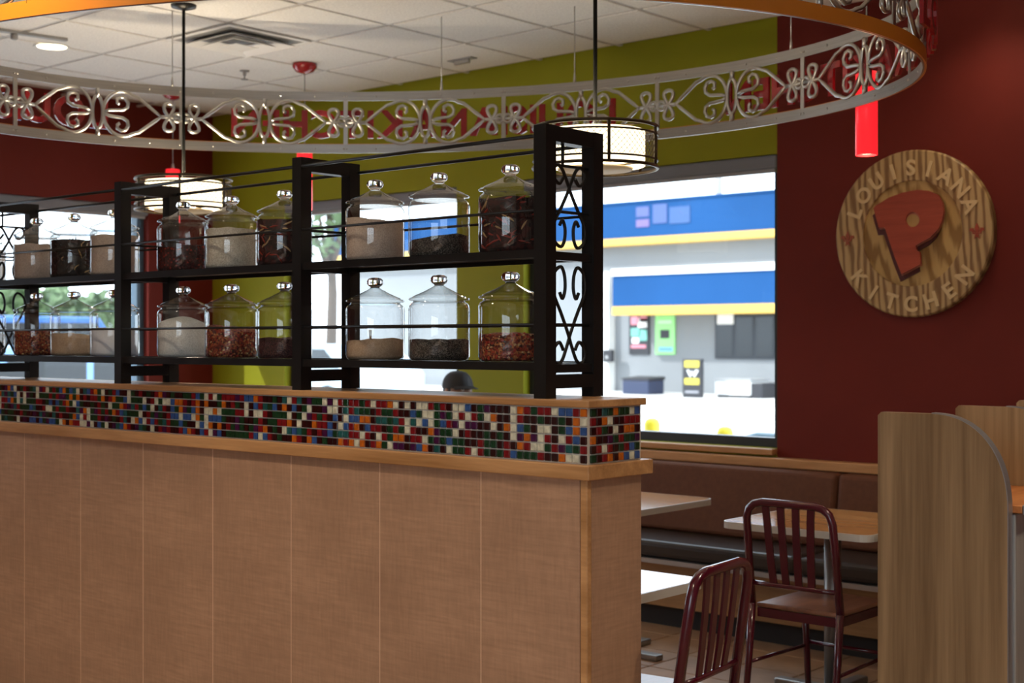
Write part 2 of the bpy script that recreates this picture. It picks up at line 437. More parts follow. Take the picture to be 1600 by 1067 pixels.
for i, fx in enumerate(FX):
    x0, x1 = fx, fx+PWD
    b = new_bm()
    bx(b, x0, x1, FY0, FY0+PWD, FZ0, FZ1); bx(b, x0, x1, FY1-PWD, FY1, FZ0, FZ1)
    bx(b, x0+.001, x1-.001, FY0+PWD, FY1-PWD, FZ1-.045, FZ1-.001)
    bx(b, x0+.001, x1-.001, FY0+PWD, FY1-PWD, FZ0+.028, FZ0+.066)
    e = ro('end_frame', b)
    yc = (FY0+FY1)/2; hy = (FY1-FY0)/2-PWD
    for z in (ZS1-.014, ZS2-.014):
        b = new_bm(); bx(b, x0+.008, x1-.008, FY0+PWD, FY1-PWD, z-.012, z+.012); ro('crossbar', b, parent=e)
    for z in ((1.548, 1.872, 2.005) if i in (0, 3) else (1.548, 1.872)):
        b = new_bm(); tube(b, [((x0+x1)/2, FY0+PWD, z), ((x0+x1)/2, FY1-PWD, z)], .005, 6); ro('thin_bar', b, parent=e)
    if i not in (0, 3): continue
    b = new_bm(); tube(b, [((x0+x1)/2, yc-.03, 2.005), ((x0+x1)/2, yc-.03, FZ1-.045)], .005, 6); ro('thin_bar', b, parent=e)
    # scroll bars: curled end, crossing, bow against the post, hooked end; the lower bay mirrors the upper
    ctl = [(.30,.88),(.52,.80),(.80,.86),(.86,.96),(.62,1.02),(.36,.98),(.10,.84),(-.12,.70),(-.50,.50),(-.84,.34),(-.94,.22),(-.84,.10),(-.50,.04),(-.30,.12),(-.26,.26),(-.40,.36),(-.56,.30)]
    def smooth(c):
        out = []
        for q in range(len(c)-1):
            p0, p1, p2, p3 = c[max(0,q-1)], c[q], c[q+1], c[min(len(c)-1,q+2)]
            for w_ in range(5):
                t_ = w_/5
                out.append(tuple(.5*((2*p1[d])+(-p0[d]+p2[d])*t_+(2*p0[d]-5*p1[d]+4*p2[d]-p3[d])*t_*t_+(-p0[d]+3*p1[d]-3*p2[d]+p3[d])*t_**3) for d in (0, 1)))
        return out+[c[-1]]
    for za, zb in ((ZS2+.004, 2.0), (ZS2-.032, ZS1+.004)):
        for sg in (-1, 1):
            pl = [(yc+sg*u*hy*.95, za+(zb-za)*v) for u, v in smooth(ctl)]
            pl = [(min(max(y, FY0+PWD+.003), FY1-PWD-.003), z) for y, z in pl]
            b = new_bm(); tube(b, [((x0+x1)/2+sg*.002, y, z) for y, z in pl], .0052, 6); ro('scroll', b, parent=e)
for k in range(4):
    xa, xb = FX[k+1]+PWD, FX[k]
    for zs in (ZS1, ZS2):
        b = new_bm(); bx(b, xa, xb, FY0+.012, FY1-.012, zs-.006, zs)
        bx(b, xa, xb, FY0+.006, FY0+.012, zs-.02, zs+.004); bx(b, xa, xb, FY1-.012, FY1-.006, zs-.02, zs+.004)
        ro('shelf', b)
    for yy in (FY0+.006, FY1-.006):
        for zz in (1.548, 1.872):
            b = new_bm(); tube(b, [(xa, yy, zz), (xb, yy, zz)], .0045, 6); ro('guard_rail', b)
        b = new_bm(); tube(b, [(xa, yy, 2.082), (xb, yy, 2.082)], .006, 6); ro('top_rail', b)

# ------------------------------------------------------------------ jars
def speckle(name, cols, scale, rough=.8, bump=.6):
    m, nt, p = base_mat(name); N, L = nt.nodes, nt.links
    g = N.new('ShaderNodeNewGeometry'); v = N.new('ShaderNodeTexVoronoi'); v.inputs['Scale'].default_value = scale
    L.new(g.outputs['Position'], v.inputs['Vector'])
    r = N.new('ShaderNodeValToRGB'); r.color_ramp.interpolation = 'CONSTANT'
    el = r.color_ramp.elements
    while len(el) < len(cols): el.new(.5)
    for i, c in enumerate(cols): el[i].position = i/len(cols); el[i].color = (*c, 1)
    sp = N.new('ShaderNodeSeparateColor'); L.new(v.outputs['Color'], sp.inputs[0]); L.new(sp.outputs[0], r.inputs[0])
    L.new(r.outputs[0], p.inputs['Base Color']); p.inputs['Roughness'].default_value = rough
    b = N.new('ShaderNodeBump'); b.inputs['Strength'].default_value = bump; b.inputs['Distance'].default_value = .003; b.invert = True
    L.new(v.outputs['Distance'], b.inputs['Height']); L.new(b.outputs[0], p.inputs['Normal'])
    return m
S = {
 'beige': speckle('beige_grain', [(.70,.55,.45),(.78,.63,.52),(.62,.47,.37)], 420),
 'cream': speckle('cream_grain', [(.68,.62,.52),(.76,.70,.60),(.56,.49,.39)], 380),
 'white': speckle('white_rice', [(.82,.81,.78),(.88,.87,.85),(.72,.71,.68)], 380),
 'lilac': speckle('white_powder', [(.70,.70,.76),(.74,.74,.80)], 500, bump=.2),
 'pepper': speckle('ground_pepper', [(.045,.036,.03),(.12,.095,.08),(.02,.016,.014),(.20,.17,.14)], 420),
 'sand': speckle('sand_powder', [(.50,.34,.22),(.57,.40,.27)], 300, bump=.3),
 'flake': speckle('red_flakes', [(.16,.02,.012),(.30,.05,.02),(.08,.012,.01),(.42,.16,.05)], 170),
 'bean': speckle('dark_red_beans', [(.05,.010,.010),(.10,.018,.016),(.025,.006,.006)], 130),
 'seed': speckle('dark_seed', [(.07,.022,.024),(.13,.045,.04),(.035,.012,.015)], 330),
 'chili': speckle('dried_chillies', [(.03,.007,.006),(.07,.012,.010),(.015,.005,.005)], 80),
 'black': speckle('black_pods', [(.014,.011,.012),(.03,.022,.02)], 90),
}
fl_red = mat('flake_red', (.36,.03,.015), .3); fl_tan = mat('flake_tan', (.62,.42,.20), .5); fl_dk = mat('flake_dark', (.035,.008,.007), .3)
JR, JH = .0965, .205
def jar_meshes():
    b = new_bm()
    prof = [(JR-.016,.002), (JR-.005,.006), (JR,.018), (JR,.166), (JR-.002,.174), (JR-.007,.181), (JR-.014,.185), (JR-.015,.190)]
    lathe(b, prof, 40, cap0=True); me = bpy.data.meshes.new('jar_body'); bmesh.ops.recalc_face_normals(b, faces=b.faces[:]); b.to_mesh(me); b.free(); me.materials.append(M['glass'])
    b = new_bm()
    lathe(b, [(JR-.017,.184),(JR-.013,.1905),(JR-.003,.191),(JR,.195),(JR-.003,.199),(JR-.012,.2005),(JR-.014,.204),(JR-.024,.209),(JR-.045,.218),(.034,.227),(.022,.233),(.017,.237)], 40, cap0=True, cap1=True)
    ml = bpy.data.meshes.new('lid'); bmesh.ops.recalc_face_normals(b, faces=b.faces[:]); b.to_mesh(ml); b.free(); ml.materials.append(M['lid'])
    b = new_bm()
    lathe(b, [(.016,.2375),(.015,.241),(.023,.246),(.0275,.253),(.0275,.259),(.024,.266),(.018,.270),(.010,.2715)], 20, cap0=True, cap1=True)
    mk = bpy.data.meshes.new('knob'); bmesh.ops.recalc_face_normals(b, faces=b.faces[:]); b.to_mesh(mk); b.free(); mk.materials.append(M['knob'])
    return me, ml, mk
JB, JL, JK = jar_meshes()
def content(kind, fill, tilt, dome, rng):
    """uneven fill; height fraction of the straight body"""
    b = new_bm(); R = JR-.0035; h = .010+fill*.160; n = 36
    rings = []
    for r, z in ((R-.012,.0055), (R-.002,.0095), (R,.018)):
        rings.append([b.verts.new((r*math.cos(2*PI*k/n), r*math.sin(2*PI*k/n), z)) for k in range(n)])
    ph = rng.uniform(0, 6)
    def top(x, y):
        rr = math.hypot(x, y)/R
        return min(h + tilt*(x/R) + dome*(1-rr*rr) + .002*math.sin(5*x/R+ph)+.002*math.cos(7*y/R+ph*2), .178-.04*max(0, rr-.75))
    for fr_ in (1, .85, .6, .3):
        rings.append([b.verts.new((R*fr_*math.cos(2*PI*k/n), R*fr_*math.sin(2*PI*k/n), top(R*fr_*math.cos(2*PI*k/n), R*fr_*math.sin(2*PI*k/n)))) for k in range(n)])
    c = b.verts.new((0, 0, top(0, 0)))
    for i in range(len(rings)-1):
        for k in range(n):
            f = b.faces.new((rings[i][k], rings[i][(k+1) % n], rings[i+1][(k+1) % n], rings[i+1][k])); f.smooth = True
    for k in range(n): b.faces.new((rings[-1][k], rings[-1][(k+1) % n], c))
    b.faces.new(rings[0][::-1])
    return b, top, R
def pieces(kind, R, top, rng):
    """loose chillies or flakes that show through the glass"""
    b = new_bm()
    if kind in ('chili', 'black'):
        for k in range(150):
            a = rng.uniform(0, 2*PI); z = rng.uniform(.012, top(R*.9*math.cos(a), R*.9*math.sin(a))-.002); ln = rng.uniform(.018,.045); tl = rng.uniform(-1.2,1.2); bend = rng.uniform(-.9,.9)
            pts = []
            for q in range(5):
                t = q/4-.5; aa = a + (ln*t*math.cos(tl)+bend*.012*(t*t*4-1)*math.sin(tl))/R; zz = z + ln*t*math.sin(tl)
                rad = R-.0006
                pts.append((rad*math.cos(aa), rad*math.sin(aa), min(max(zz,.009),.172)))
            n0 = len(b.faces); tube(b, pts, [.0012,.0030,.0033,.0026,.0009], 5)
            b.faces.ensure_lookup_table()
            mi = 2 if kind == 'black' else rng.choice((0,0,2,2,1,2,2))
            if kind == 'black': mi = rng.choice((2,2,2,2,2,1))
            for f in b.faces[n0:]: f.material_index = mi
    else:
        for k in range(420):
            a = rng.uniform(0, 2*PI); z = rng.uniform(.010, top(R*math.cos(a), R*math.sin(a))+.002); s = rng.uniform(.0025,.006); rot = rng.uniform(0, PI)
            vs = []
            for q in (0, 2.1, 4.0, 5.2):
                da = s*math.cos(rot+q)/R; dz = s*.8*math.sin(rot+q); vs.append(b.verts.new(((R-.0004)*math.cos(a+da), (R-.0004)*math.sin(a+da), max(z+dz,.008))))
            up = [b.verts.new(v.co*1.0+Vector((v.co.x, v.co.y, 0)).normalized()*.0012) for v in vs]
            mi = rng.choice((0,0,0,1,2)) if kind == 'flake' else rng.choice((2,2,0,2))
            for f in (b.faces.new(up), *[b.faces.new((vs[q], vs[(q+1) % 4], up[(q+1) % 4], up[q])) for q in range(4)]): f.material_index = mi
    return b
JY = (FY0+FY1)/2-.004
def jar(x, shelf, kind, fill, tilt=0, dome=0, label='', scoop=False, rot=.0):
    zs = ZS2 if shelf else ZS1
    rng = random.Random(int(abs(x)*1000)+shelf)
    t = thing('storage_jar', label, 'jar', (x, JY, zs+.0002), rot, 'glass jars on the display rack')
    obj('jar_body', None, None, t, mesh=JB); l = obj('lid', None, None, t, mesh=JL); obj('knob', None, None, l, mesh=JK)
    b, top, R = content(kind, fill, tilt, dome, rng)
    c = obj('contents', b, S[kind], t)
    if kind in ('chili', 'black', 'flake', 'bean'):
        p = obj('loose_pieces', pieces(kind, R, top, rng), [fl_red, fl_tan, fl_dk], c); p['kind'] = 'stuff'
    if scoop:
        b = new_bm(); tube(b, [(.0,-.02,.04),(.01,-.03,.075),(.016,-.036,.10)], [.006,.004,.005], 8); obj('scoop', b, M['steelbar'], t)
    return t
jx = [-3.313, -3.02, -2.722]
jar(jx[0], 1, 'beige', .80, -.012, .004, 'glass jar nearly full of pinkish beige grain, directly above the jar with a scoop')
jar(jx[1], 1, 'pepper', .30, .014, 0, 'glass jar on the upper shelf with a shallow sloping layer of dark pepper')
jar(jx[2], 1, 'chili', .97, 0, .004, 'upper shelf glass jar packed with dark curled chillies, beside the open end frame')
jar(jx[0], 0, 'sand', .34, .006, .006, 'glass jar with a low mound of sand-coloured powder and a metal scoop', True)
jar(jx[1], 0, 'pepper', .36, 0, 0, 'lower shelf glass jar two-fifths full of dark grey pepper')
jar(jx[2], 0, 'flake', .46, 0, .004, 'lower shelf glass jar half full of red chilli flakes beside the open end frame')
j2 = [-4.372, -4.075, -3.775]
jar(j2[0], 1, 'bean', .52, .008, 0, 'upper shelf glass jar half full of dark red beans in front of a drum pendant')
jar(j2[1], 1, 'cream', .86, 0, .006, 'glass jar of cream grain between the dark red beans and a jar of chillies')
jar(j2[2], 1, 'chili', .95, 0, .004, 'upper shelf glass jar of dark chillies between cream grain and a black upright')
jar(j2[0], 0, 'white', .74, .0, .028, 'glass jar of white rice heaped to a dome on the lower shelf')
jar(j2[1], 0, 'flake', .62, -.012, .004, 'glass jar of red and tan flakes next to the domed white rice')
jar(j2[2], 0, 'seed', .40, 0, 0, 'glass jar two-fifths full of dark purplish seed on the lower shelf')
j3 = [-5.43, -5.135, -4.835]
jar(j3[0], 1, 'beige', .90, 0, .004, 'upper shelf glass jar of beige grain between black pods and the far scrolled frame')
jar(j3[1], 1, 'black', .93, 0, .004, 'glass jar of black pods standing between two jars of beige grain')
jar(j3[2], 1, 'beige', .95, 0, .006, 'upper shelf glass jar of beige grain between black pods and a dark upright')
jar(j3[0], 0, 'flake', .60, 0, .004, 'lower shelf glass jar of dark red flakes beside the far scrolled frame')
jar(j3[1], 0, 'sand', .48, -.012, .004, 'glass jar of sloping tan powder between red flakes and white powder')
jar(j3[2], 0, 'lilac', .66, 0, .0, 'lower shelf glass jar of smooth bluish white powder')
j4 = [-6.19, -5.893]
jar(j4[1], 1, 'beige', .88, 0, .004, 'upper shelf glass jar of beige grain just beyond the far scrolled frame')
jar(j4[1], 0, 'bean', .55, 0, .004, 'lower shelf glass jar of dark beans just beyond the far scrolled frame')

# ------------------------------------------------------------------ lettering helper
_gl = {}
def glyph(ch, size, depth, bold=.03):
    """verts and faces of an extruded character centred on its width; baseline at 0; in x,y, depth along z"""
    k = (ch, size, depth)
    if k in _gl: return _gl[k]
    c = bpy.data.curves.new('glyph', 'FONT'); c.body = ch; c.size = size; c.extrude = depth/2; c.resolution_u = 4; c.offset = size*bold
    o = bpy.data.objects.new('glyph', c); COL.objects.link(o)
    bpy.context.view_layer.update()
    me = bpy.data.meshes.new_from_object(o.evaluated_get(bpy.context.evaluated_depsgraph_get()))
    vs = [v.co.copy() for v in me.vertices]; fs = [tuple(p.vertices) for p in me.polygons]
    bpy.data.objects.remove(o); bpy.data.curves.remove(c); bpy.data.meshes.remove(me)
    x0 = min(v.x for v in vs); x1 = max(v.x for v in vs)
    for v in vs: v.x -= (x0+x1)/2
    _gl[k] = (vs, fs, x1-x0); return _gl[k]
def glyph_bm(ch, size, depth, fn):
    vs, fs, _ = glyph(ch, size, depth); b = new_bm()
    bv = [b.verts.new(fn(v)) for v in vs]
    for f in fs:
        try: b.faces.new([bv[i] for i in f])
        except ValueError: pass
    return b

# ------------------------------------------------------------------ hanging scroll-work ring
RC = Vector((-4.145, 3.857)); RA, RB = 2.156, 1.627
E1 = Vector((.905,.425)).normalized(); E2 = Vector((-E1.y, E1.x))
NT = 2000; tab = [0.0]; prev = None
def ell(a): return RC + E1*(RA*math.cos(a)) + E2*(RB*math.sin(a))
for i in range(NT+1):
    p = ell(2*PI*i/NT)
    if prev is not None: tab.append(tab[-1]+(p-prev).length)
    prev = p
PERIM = tab[-1]
import bisect
def ring_pt(s, off=0.0):
    """point at arc length s, pushed outward by off"""
    s = s % PERIM; i = max(0, min(NT-1, bisect.bisect_right(tab, s)-1)); t = (s-tab[i])/(tab[i+1]-tab[i])
    a = 2*PI*(i+t)/NT
    n = (E1*(math.cos(a)/RA) + E2*(math.sin(a)/RB)).normalized()
    return ell(a)+n*off, n
ZR0, ZR1 = 2.50, 2.825; ZRM = (ZR0+ZR1)/2; BH = .047
ring = thing('hanging_ring', 'oval ring of brushed steel scrollwork with red letters hung from the ceiling', 'ceiling ring', (RC.x, RC.y, ZR0))
def rg(name, b, m, parent=ring):
    bmesh.ops.translate(b, verts=b.verts[:], vec=(-RC.x,-RC.y,-ZR0)); return obj(name, b, m, parent)
def band(z0, z1, o0, o1, n=160):
    b = new_bm(); R_ = []
    for i in range(n):
        s = PERIM*i/n; p, _ = ring_pt(s, o0); q, _ = ring_pt(s, o1)
        R_.append([b.verts.new((p.x,p.y,z0)), b.verts.new((q.x,q.y,z0)), b.verts.new((q.x,q.y,z1)), b.verts.new((p.x,p.y,z1))])
    for i in range(n):
        A, B = R_[i], R_[(i+1) % n]
        for k in range(4):
            f = b.faces.new((A[k], A[(k+1) % 4], B[(k+1) % 4], B[k])); f.smooth = True
            for e in f.edges: pass
    ob = b
    return ob
def sharp(o):
    for e in o.data.edges: pass
    m_ = o.modifiers.new('split', 'EDGE_SPLIT'); m_.split_angle = math.radians(40)
    return o
sharp(rg('lower_band', band(ZR0, ZR0+BH, 0, .006), M['steel']))
sharp(rg('upper_band', band(ZR1-BH, ZR1, 0, .006), M['steel']))
sharp(rg('lower_trim', band(ZR0+.001, ZR0+BH+.004, .0065, .014), M['orange']))
# uprights: anchored so that one stands at the photograph's x=540
def arc_at_px(px):
    best = None
    for i in range(NT):
        p = ell(2*PI*i/NT); Z = -SN*p.x+CS*p.y; l = CS*p.x+SN*p.y
        if Z < 5.0: continue
        if p.y*CS-p.x*SN < RC.y*CS-RC.x*SN: continue
        d = abs(800+F*l/Z-px)
        if best is None or d < best[0]: best = (d, tab[i])
    return best[1]
SU = arc_at_px(540); NB = 14; LB = PERIM/NB
def rm(s0, u, v, off=.003):
    p, n = ring_pt(s0+u, off); return (p.x, p.y, ZRM+v)
hh = (ZR1-ZR0)/2-BH
TR = .0090
for k in range(NB):
    s0 = SU+k*LB; sc = s0+LB/2; H = LB/2
    b = new_bm(); 
    for du in (-.011,):
        pa = [rm(s0, -.011, -hh-.004, .0), rm(s0, .011, -hh-.004, .0), rm(s0, .011, -hh-.004, .006), rm(s0, -.011, -hh-.004, .006)]
        lo = [b.verts.new(q) for q in pa]; hi = [b.verts.new((q[0], q[1], ZRM+hh+.004)) for q in pa]
        for i in range(4): b.faces.new((lo[i], lo[(i+1) % 4], hi[(i+1) % 4], hi[i]))
        b.faces.new(lo[::-1]); b.faces.new(hi)
    rg('upright', b, M['steelbar'])
    for sg in (-1, 1):
        # knot beside the upright: an upright eight with a cross link
        b = new_bm(); pts = []
        for q in range(32):
            a = 2*PI*q/32; pts.append(rm(s0, sg*(.150*H+.052*H*math.sin(2*a)*1.15), hh*.62*math.cos(a)*1.0))
        tube(b, pts, TR, 6, closed=True)
        tube(b, [rm(s0, sg*.02*H, 0), rm(s0, sg*.26*H, 0)], TR, 6)
        pts = [rm(s0, sg*(.05*H+.05*H*math.cos(2*PI*q/16)), hh*.18*math.sin(2*PI*q/16)) for q in range(16)]
        tube(b, pts, TR*.9, 6, closed=True)
        rg('knot', b, M['steelbar'])
        # teardrop
        b = new_bm(); pts = [rm(sc, sg*.757*H, 0)]
        for q in range(1, 5): t = q/5; pts.append(rm(sc, sg*(.757*H+(.42*H-.757*H)*t), hh*.97*t))
        for q in range(25):
            a = 60-q*(240-120+120)/24*1.0
            a = math.radians(60-q*10); 
            pts.append(rm(sc, sg*(.30*H+.235*H*math.cos(PI-(math.radians(60)-a)-math.radians(60)+0)) if False else sg*(.30*H-.235*H*math.cos(math.radians(120-q*10)) ), hh*math.sin(math.radians(120-q*10)) if False else hh*math.cos(math.radians((q-12)*7.5+0)) if False else hh*.99*math.sin(math.radians(120-q*10))))
        for q in range(4, 0, -1): t = q/5; pts.append(rm(sc, sg*(.757*H+(.42*H-.757*H)*t), -hh*.97*t))
        tube(b, pts, TR, 6, closed=True); rg('teardrop_scroll', b, M['steelbar'])
        for sv in (-1, 1):
            b = new_bm()
            ctl = [(.085,.05),(.14,.12),(.22,.15),(.30,.17),(.355,.30),(.365,.50),(.335,.70),(.285,.76),(.235,.66),(.235,.48),(.262,.42)]
            tube(b, [rm(sc, sg*u*H, sv*v*hh) for u, v in ctl], TR*.95, 6); rg('curl', b, M['steelbar'])
    b = new_bm()
    tube(b, [rm(sc, .062*H*math.sin(PI*q/12), hh*.72*math.cos(PI*q/12)) for q in range(13)] + [rm(sc, -.062*H*math.sin(PI*q/12), hh*.72*math.cos(PI*q/12)) for q in range(11, 0, -1)], TR, 6, closed=True)
    for sv in (-1, 1): tube(b, [rm(sc, 0, sv*hh*.7), rm(sc, 0, sv*(hh+.004))], TR*1.3, 6)
    rg('almond_scroll', b, M['steelbar'])
    # rivets on both bands
    for u in (-.38, -.02, .02, .38, .8):
        for z in (ZR0+BH/2, ZR1-BH/2):
            p, n = ring_pt(s0+u*H, -.0005); b = new_bm()
            bmesh.ops.create_uvsphere(b, u_segments=8, v_segments=5, radius=.0055, matrix=Matrix.Translation((p.x, p.y, z))); rg('rivet', b, M['steelbar'])
# suspension rods
for px in (690, 897, 1235, 270):
    s = arc_at_px(px); p, n = ring_pt(s, .003); b = new_bm()
    tube(b, [(p.x, p.y, ZR1-.002), (p.x, p.y, CH-.004)], .0028, 6); tube(b, [(p.x, p.y, ZR1-.002), (p.x, p.y, ZR1+.03), (p.x, p.y, ZR1+.05)], [.007,.006,.003], 8)
    rg('hanger_rod', b, M['steelbar'])
for t in (.5, .62, .75, .88):
    p, n = ring_pt(PERIM*t, .003); b = new_bm(); tube(b, [(p.x, p.y, ZR1-.002), (p.x, p.y, CH-.004)], .0028, 6); rg('hanger_rod', b, M['steelbar'])
# red letters on the outside, read from outside the ring
LH = .20
def ring_text(txt, s_start, s_end):
    ws = [0 if c == ' ' else glyph(c, LH, .014)[2] for c in txt]
    tot = sum(ws); gaps = len(txt)-1; span = s_end-s_start; gap = (span-tot)/max(1, gaps)
    s = s_start
    for c, wd in zip(txt, ws):
        if c != ' ':
            sc_ = s+wd/2
            def fn(v):
                p, n = ring_pt(sc_+v.x, .045+v.z); return Vector((p.x, p.y, ZRM-LH*.36+v.y))
            o = rg('letter', glyph_bm(c, LH, .014, fn), M['lred']); 
            b = new_bm()
            for zz in (-.04,.04):
                p, n = ring_pt(sc_, .007); q, _ = ring_pt(sc_, .04); 
            b.free()
        s += wd+gap
sL, sR = arc_at_px(955), arc_at_px(362)
span = sR-sL
ring_text('LOUISIANA KITCHEN', sL, sR)
GAP = .62
ring_text('LOUISIANA KITCHEN', sL-GAP-span, sL-GAP)
ring_text('LOUISIANA KITCHEN', sR+GAP, sR+GAP+span)

# ------------------------------------------------------------------ drum pendants
M['shade'] = mat('lit_cream_shade', (.9,.85,.7), .8, emit=(1,.84,.56), estr=2.0)
M['cage'] = mat('bronze_mesh', (.06,.04,.02), .4, metal=.6)
M['diff'] = mat('tan_diffuser', (.45,.36,.24), .6, emit=(1,.72,.38), estr=.12)
def drum(loc, label):
    t = thing('drum_pendant', label, 'pendant lamp', loc, 0, 'drum pendants')
    R = .24; h = .158; zb = 0
    for z in (zb+.004, zb+h):
        b = new_bm(); tube(b, [(R*math.cos(2*PI*k/48), R*math.sin(2*PI*k/48), z) for k in range(48)], .007, 6, closed=True); obj('rim', b, M['cage'], t)
    for z in (zb+.03, zb+h-.03):
        b = new_bm(); tube(b, [(R*math.cos(2*PI*k/48), R*math.sin(2*PI*k/48), z) for k in range(48)], .004, 5, closed=True); obj('hoop', b, M['cage'], t)
    for k in range(6):
        a = 2*PI*k/6+.35; b = new_bm(); tube(b, [(R*math.cos(a), R*math.sin(a), zb), (R*math.cos(a), R*math.sin(a), zb+h)], .006, 6); obj('cage_bar', b, M['cage'], t)
    b = new_bm(); n = 64
    for k in range(n):
        for sg in (-1, 1):
            pts = [(R*.995*math.cos(2*PI*k/n+sg*q*.05), R*.995*math.sin(2*PI*k/n+sg*q*.05), zb+.03+(h-.06)*q/8) for q in range(9)]
            tube(b, pts, .0011, 3, caps=False)
    o = obj('mesh_screen', b, M['cage'], t); o['kind'] = 'stuff'
    b = new_bm(); r1 = R*.80
    lathe(b, [(r1, zb+.012), (r1, zb+h-.012), (r1-.003, zb+h-.012), (r1-.003, zb+.012), (r1, zb+.012)], 48); obj('shade', b, M['shade'], t)
    b = new_bm(); lathe(b, [(.001, zb-.004), (R*.6, zb-.004), (R*.62, zb+.004), (.001, zb+.006)], 40); obj('diffuser', b, M['diff'], t)
    for k in range(3):
        a = 2*PI*k/3; b = new_bm(); tube(b, [(0,0,zb+h), (R*math.cos(a), R*math.sin(a), zb+h)], .004, 5); obj('spoke', b, M['cage'], t); b = new_bm(); tube(b, [(0,0,zb+.012), (R*math.cos(a), R*math.sin(a), zb+.006)], .004, 5); obj('spoke', b, M['cage'], t)
    b = new_bm(); tube(b, [(0,0,zb+.005), (0,0,CH-loc[2]-.02)], .008, 8); obj('rod', b, M['rod'], t)
    b = new_bm(); lathe(b, [(.065, CH-loc[2]-.008), (.062, CH-loc[2]-.020), (.02, CH-loc[2]-.032), (.009, CH-loc[2]-.036)], 24, cap0=True, cap1=True); obj('canopy', b, M['black'], t)
    b = new_bm(); bmesh.ops.create_uvsphere(b, u_segments=16, v_segments=10, radius=.035, matrix=Matrix.Translation((0.06,0,zb+h*.5))); obj('bulb', b, mat('bulb', (1,.9,.7), .4, emit=(1,.8,.5), estr=12), t)
    l = bpy.data.lights.new('drum_pendant_bulb', 'POINT'); l.energy = 22; l.color = (1,.84,.62); l.shadow_soft_size = .035
    lo = bpy.data.objects.new('drum_pendant_bulb', l); COL.objects.link(lo); lo.location = (loc[0]-.07, loc[1], loc[2]+h*.5)
    return t
drum((-3.27, 4.21, 2.165), 'drum pendant of cream shade in bronze mesh beside the open end frame')
drum((-5.88, 4.16, 2.165), 'drum pendant of cream shade in bronze mesh above the dark red beans')

# ------------------------------------------------------------------ red cylinder pendants
M['redsh'] = mat('lit_red_glass', (.6,.01,.02), .35, emit=(1,.02,.03), estr=.75)
M['redgl'] = mat('pendant_glow', (1,.9,.75), .5, emit=(1,.82,.6), estr=3)
def redp(x, y, zb, zt, label):
    t = thing('red_pendant', label, 'pendant lamp', (x, y, zb), 0, 'red glass pendants'); R = .0475; h = zt-zb; c = CH-zb
    b = new_bm(); lathe(b, [(R-.004,0),(R,0),(R,h-.004),(R-.004,h),(.012,h),(.012,h-.004),(R-.004,h-.008),(R-.004,0)], 28); obj('shade', b, M['redsh'], t)
    b = new_bm(); lathe(b, [(.001,.010),(R-.0045,.010),(R-.0045,.014),(.001,.014)], 24); obj('lamp_glow', b, M['redgl'], t)
    b = new_bm(); tube(b, [(0,0,h-.002),(0,0,h+.04)], [.014,.006], 10); obj('fitter', b, M['steelbar'], t)
    b = new_bm(); tube(b, [(0,0,h+.03),(0,0,c-.05)], .0028, 6); obj('cord', b, M['grey'], t)
    b = new_bm(); lathe(b, [(.075,c-.008),(.075,c-.03),(.055,c-.055),(.02,c-.068),(.004,c-.07)], 24, cap0=True, cap1=True); obj('canopy', b, M['lred'], t)
    l = bpy.data.lights.new('red_light', 'POINT'); l.energy = 1.5; l.color = (1,.5,.3); l.shadow_soft_size = .04
    lo = bpy.data.objects.new('red_light', l); COL.objects.link(lo); lo.location = (x, y, zb-.03)
    return t
for px, lab in ((1354, 'red glass cylinder pendant hanging by the round wooden plaque'), (476, 'red glass cylinder pendant hanging behind the middle rack upright'), (270, 'red glass cylinder pendant hanging behind a drum pendant')):
    Y = 5.53; p = at(px, 0, Y); redp(p.x, Y, 2.312, 2.675, lab)

# ------------------------------------------------------------------ ceiling fittings
def on_ceiling(px, py):
    Z = (CH-HC)*F/(535-py); l = (px-800)/F*Z
    return (-SN*Z+CS*l, CS*Z+SN*l)
def tile_of(p):
    return (GX+P*math.floor((p[0]-GX)/P), GY+P*math.floor((p[1]-GY)/P))
p = tile_of(on_ceiling(352, 66))
t = thing('air_diffuser', 'white square louvred air diffuser set in the ceiling tiles', 'air vent', (p[0]+P/2, p[1]+P/2, CH-.0125))
for i, (r0, r1, zz) in enumerate(((.294,.262,-.0), (.225,.165,-.010), (.150,.095,-.016), (.08,.0,-.022))):
    b = new_bm()
    o_ = [(-r0,-r0),(r0,-r0),(r0,r0),(-r0,r0)]; n_ = [(-r1,-r1),(r1,-r1),(r1,r1),(-r1,r1)]
    dz = 0 if i == 0 else .022
    vo = [b.verts.new((x,y,zz-(0 if i == 0 else .016))) for x, y in o_]
    if r1 > 0:
        vi = [b.verts.new((x,y,zz+dz*.6)) for x, y in n_]
        for k in range(4): b.faces.new((vo[k], vo[(k+1) % 4], vi[(k+1) % 4], vi[k]))
    else: b.faces.new(vo)
    r_ = bmesh.ops.extrude_face_region(b, geom=b.faces[:]); bmesh.ops.translate(b, verts=[v for v in r_['geom'] if isinstance(v, bmesh.types.BMVert)], vec=(0,0,.003))
    obj('frame' if i == 0 else 'louvre', b, M['white'], t)
b = new_bm(); bx(b, -.262,.262,-.262,.262,.004,.0045); obj('duct_mouth', b, M['grey'], t)
M['lens'] = mat('downlight_lens', (1,.95,.8), .5, emit=(1,.85,.55), estr=5)
